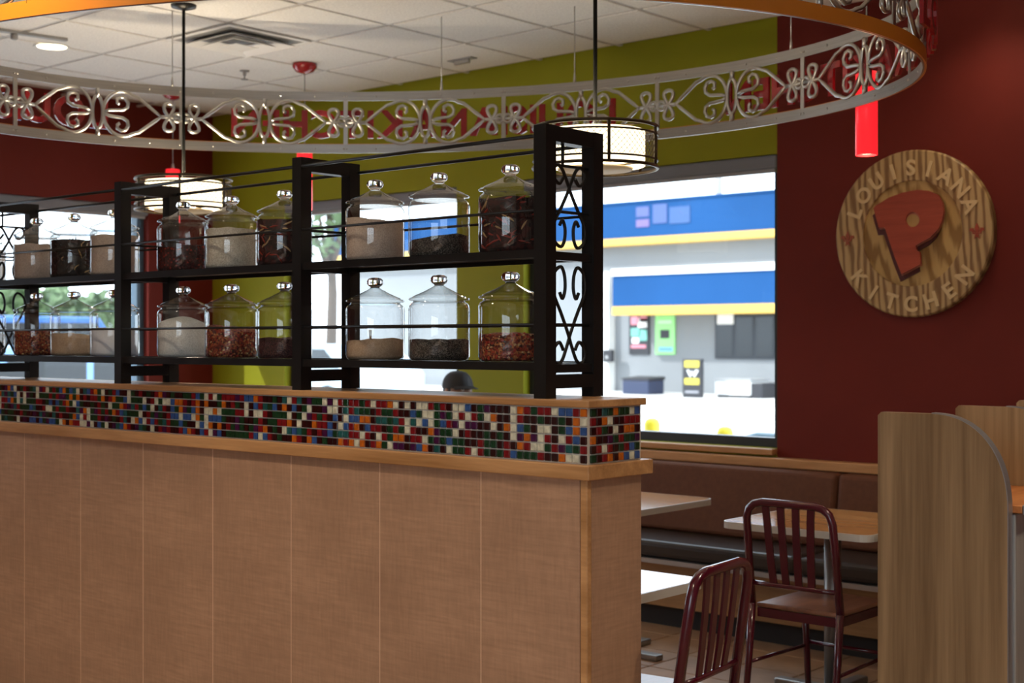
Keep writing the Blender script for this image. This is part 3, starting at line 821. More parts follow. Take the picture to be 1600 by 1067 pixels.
def downlight(x, y, label, e, grp, lamp='downlight_lamp_offscreen'):
    t = thing('downlight', label, 'downlight', (x, y, CH-.0105), 0, grp)
    b = new_bm(); lathe(b, [(.085,.0),(.100,-.003),(.103,0.0),(.100,.002),(.085,.001)], 32); obj('trim_ring', b, M['white'], t)
    b = new_bm(); lathe(b, [(.001,-.0005),(.084,-.0005),(.084,.0015),(.001,.0015)], 32); obj('lens', b, M['lens'], t)
    l = bpy.data.lights.new(lamp, 'SPOT'); l.energy = e; l.color = (1,.84,.62); l.spot_size = math.radians(125); l.spot_blend = .9; l.shadow_soft_size = .09
    lo = bpy.data.objects.new(lamp, l); COL.objects.link(lo); lo.location = (x, y, CH-.035)
DL = 125
q = on_ceiling(81, 72); downlight(q[0], q[1], 'round recessed downlight glowing in the ceiling near the air diffuser', DL, 'ceiling downlights', 'downlight_lamp')
for i, (x, y) in enumerate(((-3.9,1.5), (-1.6,1.2), (-6.2,1.4), (-.9,4.4))):
    q = tile_of((x, y)); downlight(q[0]+P/2, q[1]+P/2, 'round recessed downlight in the ceiling on the open side of the half wall' if y < 3 else 'round recessed downlight in the ceiling near the condiment station', DL, 'ceiling downlights over the open floor')
downlight(-2.55, 6.12, 'round recessed downlight in the ceiling close above the round plaque', 16, 'ceiling downlights')
q = on_ceiling(382, 110)
t = thing('sprinkler', 'small dark fire sprinkler head hanging from the ceiling', 'sprinkler', (q[0], q[1], CH-.0075))
b = new_bm(); lathe(b, [(.03,0),(.03,-.005),(.012,-.008),(.010,-.03),(.006,-.036),(.002,-.04)], 16, cap0=True, cap1=True); obj('escutcheon', b, M['grey'], t)
b = new_bm(); lathe(b, [(.004,-.04),(.004,-.052),(.024,-.055),(.024,-.058),(.002,-.058)], 12, cap0=True, cap1=True); obj('deflector', b, M['grey'], t)
q = on_ceiling(722, 92)
t = thing('ceiling_bracket', 'small flat metal bracket fixed to the ceiling by the green wall', 'bracket', (q[0], q[1], CH-.0075))
b = rbox(-.10,.10,-.03,.03,-.006,-.0,.002,1); obj('plate', b, M['grey'], t)
b = rbox(-.06,.06,-.012,.012,-.03,-.0065,.003,1); obj('clip', b, M['steelbar'], t)
q0, q1 = on_ceiling(-30, 40), on_ceiling(104, 60)
t = thing('light_track', 'slim grey track fixed to the ceiling beside the glowing downlight', 'light track', (q1[0], q1[1], CH-.001))
d = Vector((q0[0]-q1[0], q0[1]-q1[1], 0)); n = Vector((-d.y, d.x, 0)).normalized()*.018
b = new_bm(); vs = [b.verts.new(v) for v in (-n, n, d+n, d-n)]; f = b.faces.new(vs); r_ = bmesh.ops.extrude_face_region(b, geom=[f]); bmesh.ops.translate(b, verts=[v for v in r_['geom'] if isinstance(v, bmesh.types.BMVert)], vec=(0,0,-.022)); obj('rail', b, M['grey'], t)
for s in (.62, .86):
    b = new_bm(); lathe(b, [(.02,-.023),(.02,-.05),(.012,-.055)], 12, c=tuple(d*s), cap0=True, cap1=True); obj('adaptor', b, M['grey'], t)

# ------------------------------------------------------------------ round wooden plaque
pc = at(1430, 367, YB)
plq = thing('round_plaque', 'round carved wooden plaque with a raised red letter P on the red wall', 'wall plaque', (pc.x, YB, pc.z))
PR = .412
def wood_disc(name, c0, c1, ang):
    m, nt, p_ = base_mat(name); N, L = nt.nodes, nt.links
    g = N.new('ShaderNodeTexCoord'); mp = N.new('ShaderNodeMapping'); mp.inputs['Rotation'].default_value = (0, ang, 0); mp.inputs['Scale'].default_value = (1, 1, .16)
    L.new(g.outputs['Object'], mp.inputs[0])
    wv = N.new('ShaderNodeTexWave'); wv.wave_type = 'BANDS'; wv.bands_direction = 'X'; wv.inputs['Scale'].default_value = 9; wv.inputs['Distortion'].default_value = 7; wv.inputs['Detail'].default_value = 3; wv.inputs['Detail Scale'].default_value = 1.6
    L.new(mp.outputs[0], wv.inputs[0])
    r = N.new('ShaderNodeValToRGB'); r.color_ramp.elements[0].position = .1; r.color_ramp.elements[1].position = .75; r.color_ramp.elements[0].color = (*c0, 1); r.color_ramp.elements[1].color = (*c1, 1)
    L.new(wv.outputs[0], r.inputs[0]); L.new(r.outputs[0], p_.inputs['Base Color']); p_.inputs['Roughness'].default_value = .5
    b = N.new('ShaderNodeBump'); b.inputs['Strength'].default_value = .25; b.inputs['Distance'].default_value = .004; L.new(wv.outputs[0], b.inputs['Height']); L.new(b.outputs[0], p_.inputs['Normal'])
    return m
M['disc'] = wood_disc('plaque_wood', (.20,.105,.035), (.46,.31,.13), .35)
M['discin'] = wood_disc('plaque_inner_wood', (.24,.13,.03), (.46,.30,.10), 1.25)
M['carve'] = mat('pale_carved_wood', (.60,.44,.22), .5)
M['pred'] = wood('red_stained_wood', (.26,.040,.018), (.40,.070,.032), 'x', 16, rough=.4)
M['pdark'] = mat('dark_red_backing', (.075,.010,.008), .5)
M['pedge'] = mat('pale_red_edge', (.42,.16,.10), .5)
def dl(u, v, d): return (u*PR, -d, v*PR)         # local: u right, v up, d towards the room
def disc_ring(r0, r1, d0, d1, n=64):
    b = new_bm()
    prof = [(r0, d0), (r0, d1-.003), (r0+.012, d1), (r1-.018, d1), (r1, d1-.008), (r1, d0)]
    R_ = [[b.verts.new(dl(r*math.cos(2*PI*k/n), r*math.sin(2*PI*k/n), d)) for k in range(n)] for r, d in prof]
    for i in range(len(R_)):
        A, B = R_[i], R_[(i+1) % len(R_)]
        for k in range(n): b.faces.new((A[k], A[(k+1) % n], B[(k+1) % n], B[k]))
    return b
obj('rim', disc_ring(.632, 1, .001, .045), M['disc'], plq)
b = new_bm(); prism(b, [(.633*math.cos(2*PI*k/64), .633*math.sin(2*PI*k/64)) for k in range(64)], .001, .036, dl); obj('centre_board', b, M['discin'], plq)
def arc_letters(txt, a0, a1, top):
    n = len(txt); sz = .105
    for i, c in enumerate(txt):
        a = math.radians(a0+(a1-a0)*i/(n-1)); rr = .70 if top else .93
        def fn(v):
            x, y = v.x/PR, v.y/PR
            if top: ux, uy = (math.sin(a), -math.cos(a)), (math.cos(a), math.sin(a))
            else: ux, uy = (-math.sin(a), math.cos(a)), (-math.cos(a), -math.sin(a))
            u = rr*math.cos(a)+x*ux[0]+y*uy[0]; w_ = rr*math.sin(a)+x*ux[1]+y*uy[1]
            return Vector(dl(u, w_, .0475+v.z))
        obj('carved_letter', glyph_bm(c, sz, .007, fn), M['carve'], plq)
arc_letters('LOUISIANA', 158, 22, True)
arc_letters('KITCHEN', 218, 322, False)
def fleur(u, v, s):
    b = new_bm()
    pet = [(0,.5),(.14,.2),(.10,-.05),(-.10,-.05),(-.14,.2)]
    prism(b, [(u+x*s, v+y*s) for x, y in pet], .0452, .050, dl)
    for sg in (-1, 1):
        side = [(sg*.12,-.02),(sg*.22,.22),(sg*.42,.20),(sg*.44,.02),(sg*.34,.06),(sg*.26,-.06)]
        prism(b, [(u+x*s, v+y*s) for x, y in side], .0452, .0495, dl)
    prism(b, [(u+x*s, v+y*s) for x, y in ((-.26,-.14),(.26,-.14),(.26,-.06),(-.26,-.06))], .0452, .0505, dl)
    prism(b, [(u+x*s, v+y*s) for x, y in ((-.10,-.15),(.10,-.15),(.16,-.42),(0,-.30),(-.16,-.42))], .0452, .0495, dl)
    return b
obj('fleur_de_lis', fleur(-.83, -.03, .20), mat('fleur_red', (.30,.07,.03), .5), plq); obj('fleur_de_lis', fleur(.81, -.02, .20), M['pred'], plq)
cu, cv, ru, rv = 530, 525, 440, 463
def tz(pts): return [((x-cu)/ru, (cv-y)/rv) for x, y in pts]
P_out = tz([(330,375),(345,360),(420,320),(500,298),(580,290),(640,300),(690,325),(716,370),(722,420),(712,470),(690,515),(650,555),(568,596),(575,622),(590,632),(596,700),(490,752),(452,655),(415,545),(395,487),(362,487)])
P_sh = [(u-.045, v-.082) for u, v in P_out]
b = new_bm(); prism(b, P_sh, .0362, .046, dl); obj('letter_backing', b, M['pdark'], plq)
b = new_bm(); prism(b, [(u-.008, v-.014) for u, v in P_out], .0465, .060, dl); obj('letter_edge', b, M['pedge'], plq)
b = new_bm()
hc = ((552-cu)/ru, (cv-452)/rv); hr = .088
# P face with a hole: bridge the outline and the hole at one slot
out = P_out; k0 = 15
hole = [(hc[0]+hr*math.cos(-2*PI*k/20+2.0), hc[1]+hr*1.0*math.sin(-2*PI*k/20+2.0)) for k in range(20)]
o0 = [b.verts.new(dl(u, v, .0605)) for u, v in out]; o1 = [b.verts.new(dl(u, v, .074)) for u, v in out]
h0 = [b.verts.new(dl(u, v, .0605)) for u, v in hole]; h1 = [b.verts.new(dl(u, v, .074)) for u, v in hole]
for lst in ((o0, o1), (h0, h1)):
    n = len(lst[0])
    for i in range(n): b.faces.new((lst[0][i], lst[0][(i+1) % n], lst[1][(i+1) % n], lst[1][i]))
es = [b.edges.get((o1[i], o1[(i+1) % len(o1)])) for i in range(len(o1))]+[b.edges.get((h1[i], h1[(i+1) % 20])) for i in range(20)]
bmesh.ops.triangle_fill(b, use_beauty=True, edges=es)
obj('letter_face', b, M['pred'], plq)
b = new_bm(); prism(b, [(hc[0]-.012+hr*.97*math.cos(2*PI*k/20), hc[1]-.02+hr*.97*math.sin(2*PI*k/20)) for k in range(20)], .0602, .0608, dl); obj('letter_counter', b, M['discin'], plq)

# ------------------------------------------------------------------ bench along the back wall
bn = thing('wall_bench', 'long brown vinyl bench with a wood base along the window wall', 'bench', (-5.0, 6.1, 0))
BX0, BX1 = XL+.02, -2.28
def bo(name, b, m):
    bmesh.ops.translate(b, verts=b.verts[:], vec=(5.0,-6.1,0)); return obj(name, b, m, bn)
ed = [BX1, -3.35, -4.7, -6.05, -7.4, BX0]
for k in range(5):
    x0, x1 = ed[k+1]+.003, ed[k]-.003
    b = new_bm(); v = bx(b, x0, x1, 6.30, 6.43, .46, .832); v[0].co.y -= .05; v[1].co.y -= .05; bevel(b, .025, 3); bo('back_cushion', b, M['vinyl'])
    b = rbox(x0, x1, 5.88, 6.29, .37, .46, .028, 3); bo('seat_cushion', b, M['vinyld'])
b = new_bm(); bx(b, BX0, BX1, 5.87, 6.43, .345, .369); bo('seat_board', b, M['edge'])
for k in range(5):
    b = rbox(ed[k+1]+.002, ed[k]-.002, 5.95, 5.97, .11, .344, .002, 1); bo('base_panel', b, M['bwood'])
b = new_bm(); bx(b, BX0, BX1, 6.0, 6.42, 0, .344); bo('plinth', b, M['dark'])

# ------------------------------------------------------------------ tables
def table(x0, x1, y0, y1, label, top=None):
    cx, cy = (x0+x1)/2, (y0+y1)/2; t = thing('cafe_table', label, 'table', (cx, cy, 0), 0, 'cafe tables')
    hx, hy = (x1-x0)/2, (y1-y0)/2
    def rr(hx, hy, r): 
        out = []
        for qx, qy, a0 in ((1,1,0),(-1,1,90),(-1,-1,180),(1,-1,270)):
            for k in range(7):
                a = math.radians(a0+15*k); out.append((qx*(hx-r)+r*math.cos(a), qy*(hy-r)+r*math.sin(a)))
        return out
    b = new_bm(); prism(b, rr(hx-.006, hy-.006, .05), .712, .740, lambda u, v, d: (u, v, d)); obj('tabletop', b, top or M['ttop'], t)
    b = new_bm(); a = rr(hx, hy, .056); c = rr(hx-.0055, hy-.0055, .0505); n = len(a)
    A0 = [b.verts.new((u,v,.711)) for u, v in a]; A1 = [b.verts.new((u,v,.7395)) for u, v in a]; C0 = [b.verts.new((u,v,.711)) for u, v in c]; C1 = [b.verts.new((u,v,.7395)) for u, v in c]
    for i in range(n):
        j = (i+1) % n
        for q in ((A0[i],A0[j],A1[j],A1[i]), (C0[i],C0[j],C1[j],C1[i]), (A1[i],A1[j],C1[j],C1[i]), (A0[i],A0[j],C0[j],C0[i])): b.faces.new(q)
    obj('edge_band', b, M['tedge'], t)
    b = new_bm(); tube(b, [(0,0,.03),(0,0,.70)], .036, 20); obj('pedestal', b, M['post'], t)
    for rz in (0, PI/2):
        b = new_bm(); c_, s_ = math.cos(rz), math.sin(rz); L_ = .27 
        v = bx(b, -L_, L_, -.03, .03, 0.0, .03)
        for q in v: q.co = Vector((q.co.x*c_-q.co.y*s_, q.co.x*s_+q.co.y*c_, q.co.z))
        bevel(b, .008); obj('foot', b, M['post'], t)
    b = rbox(-.16,.16,-.03,.03,.700,.7115,.002,1); obj('bracket', b, M['post'], t)
    return t
table(-3.19, -2.50, 4.96, 5.66, 'wood-topped pedestal table with pale edge in front of the slatted chair and divider')
table(-4.36, -3.66, 4.96, 5.66, 'wood-topped pedestal table before the window bench, its corner clear of the half wall')
table(-3.12, -2.44, 3.23, 3.73, 'pedestal table close behind the half wall with a chair turned to it')

# ------------------------------------------------------------------ chairs
def chair(loc, rotz, label):
    """local: faces +y, back at y=0 .. seat to +y .41"""
    t = thing('slat_back_chair', label, 'chair', loc, rotz, 'maroon slat back chairs'); w2 = .195; R = .0165
    b = new_bm(); pts = []
    # back hoop: back leg foot -> seat -> rounded top -> down
    side = [(-w2, -.06, .0), (-w2, -.02, .25), (-w2, 0, .45), (-w2+.003, -.035, .70), (-w2+.006, -.05, .80)]
    arc = [(-w2+.018, -.053, .835), (-w2+.045, -.055, .856), (-w2+.08, -.056, .864)]
    full = side+arc; full = full+[(-x, y, z) for x, y, z in full[::-1]]
    hoop = full[2:-2]
    tube(b, hoop, R, 10); obj('back_frame', b, M['maroon'], t)
    for sg in (-1, 1):
        b = new_bm(); tube(b, [(sg*w2, -.06, 0), (sg*w2, -.022, .25), (sg*w2, 0, .452)], [.013,.0150,.0165], 10); obj('leg', b, M['maroon'], t)
        b = new_bm(); tube(b, [(sg*(w2-.015), .43, 0), (sg*(w2-.02), .40, .25), (sg*(w2-.02), .385, .425)], [.013,.0150,.0165], 10); obj('leg', b, M['maroon'], t)
        b = new_bm(); tube(b, [(sg*w2, -.027, .215), (sg*(w2-.018), .402, .215)], .008, 8); obj('stretcher', b, M['maroon'], t)
    b = new_bm(); tube(b, [(-w2+.02, .405, .23), (w2-.02, .405, .23)], .008, 8); obj('stretcher', b, M['maroon'], t)
    b = new_bm(); tube(b, [(-w2, -.012, .535), (-w2*.5, -.02, .535), (w2*.5, -.02, .535), (w2, -.012, .535)], .010, 8); obj('lower_rail', b, M['maroon'], t)
    for k, x in enumerate((-.084, -.028, .028, .084)):
        b = new_bm(); z = [.54, .62, .72, .80, .857]; y = [-.02,-.032,-.044,-.052,-.056]
        for i in range(4):
            sx = x*(1+.06*i)
            v = []
            for (zz, yy, m_) in ((z[i], y[i], x*(1+.05*i)), (z[i+1], y[i+1], x*(1+.05*(i+1)))):
                for dx, dy in ((-.0155,-.004),(.0155,-.004),(.0155,.004),(-.0155,.004)): v.append(b.verts.new((m_+dx, yy+dy, zz)))
            for q in ((0,1,5,4),(1,2,6,5),(2,3,7,6),(3,0,4,7)): b.faces.new([v[j] for j in q])
            if i == 0: b.faces.new(v[:4][::-1])
            if i == 3: b.faces.new(v[4:])
        bmesh.ops.remove_doubles(b, verts=b.verts[:], dist=1e-5); obj('slat', b, M['maroon'], t)
    b = new_bm(); v = bx(b, -.185, .185, .014, .42, .432, .450); bevel(b, .007, 3); obj('seat', b, M['seat'], t)
    b = new_bm(); bx(b, -.178,.178,.012,.022,.395,.431); bx(b, -.178,.178,.392,.402,.395,.431); bx(b, -.184,-.174,.022,.392,.395,.431); bx(b, .174,.184,.022,.392,.395,.431); obj('apron', b, M['maroon'], t)
    return t
chair((-2.735, 4.80, 0), 0, 'maroon metal slat-back chair drawn up to the wood-topped table')
c2 = chair((-2.27, 3.455, 0), math.radians(97), 'maroon metal slat-back chair tucked at the table behind the half wall')

c2.scale = (1, 1, .965)

# ------------------------------------------------------------------ condiment station with curved dividers
SX0, SX1, SY0 = -2.25, -1.785, 4.53; ST = 1.25
st = thing('condiment_station', 'wood counter station with round-shouldered dividers and a stainless front', 'counter', ((SX0+SX1)/2, 5.3, 0))
so_ = ((SX0+SX1)/2, 5.3)
def sto(name, b, m, parent=st):
    bmesh.ops.translate(b, verts=b.verts[:], vec=(-so_[0],-so_[1],0)); return obj(name, b, m, parent)
def outline(x0, x1, z0, zt, zs, xs_):
    pts = [(x0, z0), (x1, z0), (x1, zs)]
    for k in range(1, 16):
        a = PI/2*k/16; pts.append((xs_+(x1-xs_)*math.cos(a)**.9, zs+(zt-zs)*math.sin(a)**.9))
    return pts+[(xs_, zt), (x0+.012, zt), (x0, zt-.012)]
for k, y in enumerate((SY0, SY0+.66, SY0+1.28)):
    z0 = 0.0 if k == 0 else .953
    ol = outline(SX0, SX1, z0, ST, .93 if k == 0 else .98, SX0+.20)
    b = new_bm(); prism(b, ol, y, y+.038, lambda u, v, d: (u, d, v)); pn = sto('divider', b, M['pwood'])
    b = new_bm(); cv_ = ol[1:-2] if k == 0 else ol[2:-2]
    vs = []
    cen = Vector((SX0+.1, .6))
    for i, (u, v) in enumerate(cv_):
        a_ = Vector(cv_[max(0,i-1)]); c_ = Vector(cv_[min(len(cv_)-1,i+1)]); tg = (c_-a_).normalized(); n = Vector((tg.y, -tg.x))
        vs.append([b.verts.new((u, y+.001, v)), b.verts.new((u+n.x*.004, y+.001, v+n.y*.004)), b.verts.new((u+n.x*.004, y+.037, v+n.y*.004)), b.verts.new((u, y+.037, v))])
    for i in range(len(vs)-1):
        for q in range(4): b.faces.new((vs[i][q], vs[i][(q+1) % 4], vs[i+1][(q+1) % 4], vs[i+1][q]))
    sto('edging', b, M['edge'], pn)
b = rbox(SX0+.002, SX1+.035, SY0+.039, 6.35, .925, .952, .004); sto('countertop', b, M['counter'])
b = rbox(SX1+.0355, SX1+.042, SY0+.039, 6.35, .922, .955, .002, 1); sto('counter_edge', b, M['edge'])
for k, (y0, y1) in enumerate(((SY0+.041, SY0+.64), (SY0+.645, SY0+1.24), (SY0+1.245, 6.34))):
    b = rbox(SX1-.02, SX1+.012, y0, y1, .08, .921, .003, 1); sto('front_panel', b, M['stainless'])
b = new_bm(); bx(b, SX0+.004, SX1-.021, SY0+.041, 6.34, 0.0, .924); sto('carcass', b, M['pwood'])
b = rbox(SX0+.002, SX0+.03, SY0+.04, 6.35, .954, 1.10, .003, 1); sto('back_board', b, M['pwood'])

# ------------------------------------------------------------------ seated person (only the cap clears the half wall)
M['skin'] = mat('skin', (.30,.16,.10), .55); M['shirt'] = mat('dark_shirt', (.03,.03,.035), .8); M['trou'] = mat('dark_trousers', (.02,.022,.03), .8); M['capf'] = mat('black_cap_cloth', (.010,.009,.010), .75)
pp = at(716, 580, 6.04)
per = thing('person', 'person in a black peaked cap sitting on the window bench', 'person', (pp.x, 6.04, 0), math.radians(18))
def skin_body(name, verts, edges, radii, m, root=0, sub=2):
    me = bpy.data.meshes.new(name); me.from_pydata(verts, edges, []); me.materials.append(m)
    o = bpy.data.objects.new(name, me); COL.objects.link(o); o.parent = per
    md = o.modifiers.new('skin', 'SKIN'); md.use_smooth_shade = True
    for i, r in enumerate(radii): me.skin_vertices[0].data[i].radius = (r, r) if not isinstance(r, tuple) else r
    me.skin_vertices[0].data[root].use_root = True
    s = o.modifiers.new('sub', 'SUBSURF'); s.levels = sub; s.render_levels = sub
    return o
# local frame: -y is the way the body faces; sits with pelvis over the bench seat
V = [(0,0,.56),(0,.01,.72),(0,.02,.90),(0,.01,1.02),(0,-.005,1.09),(0,-.02,1.15),(0,-.03,1.22),
     (.17,.01,.99),(.22,-.06,.78),(.16,-.26,.68),(.13,-.33,.67),
     (-.17,.01,.99),(-.22,-.06,.78),(-.16,-.26,.68),(-.13,-.33,.67),
     (.10,-.08,.545),(.11,-.42,.54),(.11,-.44,.30),(.11,-.44,.09),(.11,-.58,.04),
     (-.10,-.08,.545),(-.11,-.42,.54),(-.11,-.44,.30),(-.11,-.44,.09),(-.11,-.58,.04)]
Ed = [(0,1),(1,2),(2,3),(3,4),(4,5),(5,6),(3,7),(7,8),(8,9),(9,10),(3,11),(11,12),(12,13),(13,14),(0,15),(15,16),(16,17),(17,18),(18,19),(0,20),(20,21),(21,22),(22,23),(23,24)]
Rd = [.13,.13,.145,.11,.05,.055,.06,.07,.048,.036,.028,.07,.048,.036,.028,.085,.07,.055,.04,.03,.085,.07,.055,.04,.03]
body = skin_body('body', V, Ed, Rd, M['shirt'])
# head turned towards the wood-topped table
HA = math.radians(62)
def hd(x, y, z): return Vector((x*math.cos(HA)-y*math.sin(HA), x*math.sin(HA)+y*math.cos(HA), z))   # -y forward
hz = 1.199
b = new_bm(); bmesh.ops.create_uvsphere(b, u_segments=28, v_segments=20, radius=1)
for v in b.verts:
    x, y, z = v.co
    yy = y*.098; zz = z*.118; xx = x*.076
    if z < -.1: xx *= 1-.28*(-z-.1); yy = yy*(1-.18*(-z-.1)) - .012*(-z)
    if y < -.8 and abs(x) < .22 and -.35 < z < .1: yy -= .016*(1-abs(x)/.22)*(1 if z < -.05 else .6)
    if y < -.7 and .05 < z < .28 and .2 < abs(x) < .55: yy += .006
    if y < -.75 and -.62 < z < -.48 and abs(x) < .35: yy -= .004
    v.co = hd(xx, yy, hz+zz)
for f in b.faces: f.smooth = True
head = obj('head', b, M['skin'], per)
for sg in (-1, 1):
    b = new_bm(); bmesh.ops.create_uvsphere(b, u_segments=10, v_segments=8, radius=1)
    for v in b.verts: v.co = hd(sg*.078+v.co.x*.009, .012+v.co.y*.018, hz-.005+v.co.z*.03)
    obj('ear', b, M['skin'], head)
    b = new_bm(); bmesh.ops.create_uvsphere(b, u_segments=10, v_segments=8, radius=.011, matrix=Matrix.Translation(hd(sg*.03,-.083,hz+.012))); obj('eye', b, M['white'], head)
b = new_bm(); bx(b, -.022,.022,-.098,-.090,-.052,-.046)
for v in b.verts: v.co = hd(v.co.x, v.co.y, hz+v.co.z)
obj('mouth', b, mat('lips', (.25,.08,.07), .5), head)
# hair at the nape
b = new_bm(); bmesh.ops.create_uvsphere(b, u_segments=20, v_segments=14, radius=1)
for v in b.verts: v.co = hd(v.co.x*.081, .014+v.co.y*.094, hz+.006+v.co.z*.098)
obj('hair', b, mat('dark_hair', (.012,.008,.006), .6), per)
cp = thing('peaked_cap', 'black cloth peaked cap worn by the person on the bench', 'cap', (pp.x, 6.04, 0), math.radians(18))
b = new_bm(); n = 32; rings = []
for i in range(9):
    a = PI/2*i/8; rr = math.cos(a)**.75 if i < 8 else .02; zz = hz+.020+.104*math.sin(a)
    rings.append([b.verts.new(hd(.089*rr*math.cos(2*PI*k/n), .006+.108*rr*math.sin(2*PI*k/n), zz)) for k in range(n)])
for i in range(8):
    for k in range(n):
        f = b.faces.new((rings[i][k], rings[i][(k+1) % n], rings[i+1][(k+1) % n], rings[i+1][k])); f.smooth = True
b.faces.new(rings[-1]); obj('crown', b, M['capf'], cp)
b = new_bm(); top_, bot_ = [], []
for i in range(5):
    t_ = i/4; row = []; row2 = []
    for k in range(13):
        a = math.radians(-150+10*k); ex = .0865*math.cos(a); ey = .006+.104*math.sin(a)
        oy = -.075*t_*max(0, math.sin(-a)-.35)/.65
        z = hz+.034-.012*t_-.010*math.cos(a)**2*t_
        row.append(b.verts.new(hd(ex, ey+oy, z))); row2.append(b.verts.new(hd(ex, ey+oy, z-.004)))
    top_.append(row); bot_.append(row2)
for i in range(4):
    for k in range(12):
        b.faces.new((top_[i][k], top_[i][k+1], top_[i+1][k+1], top_[i+1][k])); b.faces.new((bot_[i][k], bot_[i+1][k], bot_[i+1][k+1], bot_[i][k+1]))
for k in range(12): b.faces.new((top_[4][k], top_[4][k+1], bot_[4][k+1], bot_[4][k]))
obj('brim', b, M['capf'], cp)
b = new_bm(); bmesh.ops.create_uvsphere(b, u_segments=10, v_segments=6, radius=.008, matrix=Matrix.Translation(hd(0,.006,hz+.125))); obj('button', b, M['capf'], cp)
# hands on the lap
for sg in (-1, 1):
    hb = (sg*.13, -.33, .67)
    Vh = [hb, (sg*.12,-.375,.665), (sg*.118,-.41,.66)]; Eh = [(0,1),(1,2)]; Rh = [.022,.030,.028]
    for q, (dx, ln) in enumerate(((-.024,.055),(-.008,.066),(.008,.062),(.023,.048))):
        i = len(Vh); Vh += [(sg*.118+dx,-.425,.658),(sg*.118+dx,-.425-ln*.5,.652),(sg*.118+dx,-.425-ln,.640)]; Eh += [(2,i),(i,i+1),(i+1,i+2)]; Rh += [.0085,.008,.0065]
    i = len(Vh); Vh += [(sg*.118-sg*.035,-.385,.665),(sg*.118-sg*.045,-.415,.660)]; Eh += [(1,i),(i,i+1)]; Rh += [.010,.008]
    skin_body('hand', Vh, Eh, Rh, M['skin'], 0, 1)

# ------------------------------------------------------------------ outside
M['ground'] = mat('pale_concrete', (.62,.60,.57), .85, var=.08, scale=(.6,.6,.6))
M['bwall'] = mat('grey_render', (.23,.24,.25), .9, var=.06, scale=(.5,.5,.5), spec=.1)
M['bblue'] = mat('blue_fascia', (.014,.065,.185), .8, var=.15, scale=(.25,.25,.25), spec=.1)
M['byel'] = mat('yellow_stripe', (.60,.36,.07), .5)
M['bwhite'] = mat('white_coping', (.78,.78,.76), .6)
M['dglass'] = mat('dark_shop_glass', (.02,.024,.028), .12)
b = new_bm(); bx(b, -90, 60, YB+.25, 90, -.2, -.05); bx(b, -90, XL-.25, -30, YB+.25, -.2, -.05); bx(b, XR+.25, 60, -60, YB+.25, -.2, -.05); bx(b, -90, XR+.25, -60, YF-.25, -.2, -.05)
struct('ground', b, M['ground'])
FY = 34.5
base = at(1080, 616, FY); 
def zf(y): return HC+(535-y)/F*at(1080, 0, FY).z*0+ (535-y)/F*(FY/(CS+SN*280/F))
xl = at(545, 0, FY).x; xr = at(1420, 0, FY).x
bd = thing('shop_building', 'grey shop building with blue fascias and yellow stripes across the forecourt', 'building', ((xl+xr)/2, FY+3, -.05))
def bdo(name, b, m, parent=bd):
    bmesh.ops.translate(b, verts=b.verts[:], vec=(-(xl+xr)/2, -FY-3, .05)); return obj(name, b, m, parent)
z1, z2, z3 = zf(315), zf(370), zf(381)
b = new_bm(); bx(b, xl, xr, FY, FY+8, -.05, z1-.15); bdo('wall', b, M['bwall'])
b = new_bm(); bx(b, xl-.3, xr+.3, FY-.55, FY+8.2, z2, z1); bdo('fascia', b, M['bblue'])
b = new_bm(); bx(b, xl-.32, xr+.32, FY-.58, FY+8.2, z3, z2); bdo('stripe', b, M['byel'])
b = new_bm(); bx(b, xl-.33, xr+.33, FY-.6, FY+8.2, z1, z1+.06); bdo('coping', b, M['bblue'])
for px0, px1, py0, py1, c in ((994,1014,322,338,(.07,.09,.24)), (994,1014,342,354,(.14,.10,.25)), (1020,1042,320,350,(.05,.085,.23)), (1046,1078,326,352,(.03,.08,.215))):
    a = at(px0, 0, FY-.57); c_ = at(px1, 0, FY-.57); b = new_bm(); bx(b, a.x, c_.x, FY-.575, FY-.551, zf(py1)+.0, zf(py0)); bdo('fascia_patch', b, mat('lilac_blue_patch', c, .6))  # thin rectangles on the fascia front, toned from blue to lilac
ax0 = at(957, 0, FY-1.3).x; ax1 = at(1330, 0, FY-1.3).x
k_ = (FY-1.3)/FY
def zc_(y): return HC+(535-y)/F*((FY-1.3)/(CS+SN*280/F))
aw = [('awning', zc_(478), zc_(428), 'bblue', 1.3), ('awning_stripe', zc_(492), zc_(478), 'byel', 1.33), ('awning_top', zc_(428), zc_(417), 'bwhite', 1.36)]
for nm, za, zb_, m_, pr in aw:
    b = new_bm(); bx(b, ax0, ax1, FY-pr, FY-.01, za, zb_); bdo(nm, b, M[m_])
b = new_bm(); bx(b, at(938,0,FY-.2).x, at(955,0,FY-.2).x, FY-.35, FY-.005, -.05, zc_(417)); bdo('pilaster', b, M['bwhite'])
def panel(x0, x1, y0, y1, pr=.05): 
    a = at(x0, y1, FY-pr); c = at(x1, y0, FY-pr); return a.x, c.x, a.z, c.z
x0, x1, za, zb_ = panel(1117, 1211, 492, 562)
b = new_bm(); bx(b, x0, x1, FY-.05, FY-.003, za, zb_); wd = bdo('shop_window', b, M['winframe'])
for i in range(3):
    q0 = x0+(x1-x0)*(i/3)+.06; q1 = x0+(x1-x0)*((i+1)/3)-.06; b = new_bm(); bx(b, q0, q1, FY-.06, FY-.051, za+.08, zb_-.08); bdo('pane', b, M['dglass'], wd)
a = at(1133, 500, FY-.08); b = new_bm(); bx(b, a.x-.28, a.x+.28, FY-.075, FY-.062, a.z-.15, a.z+.15); bdo('window_notice', b, M['bwhite'], wd)
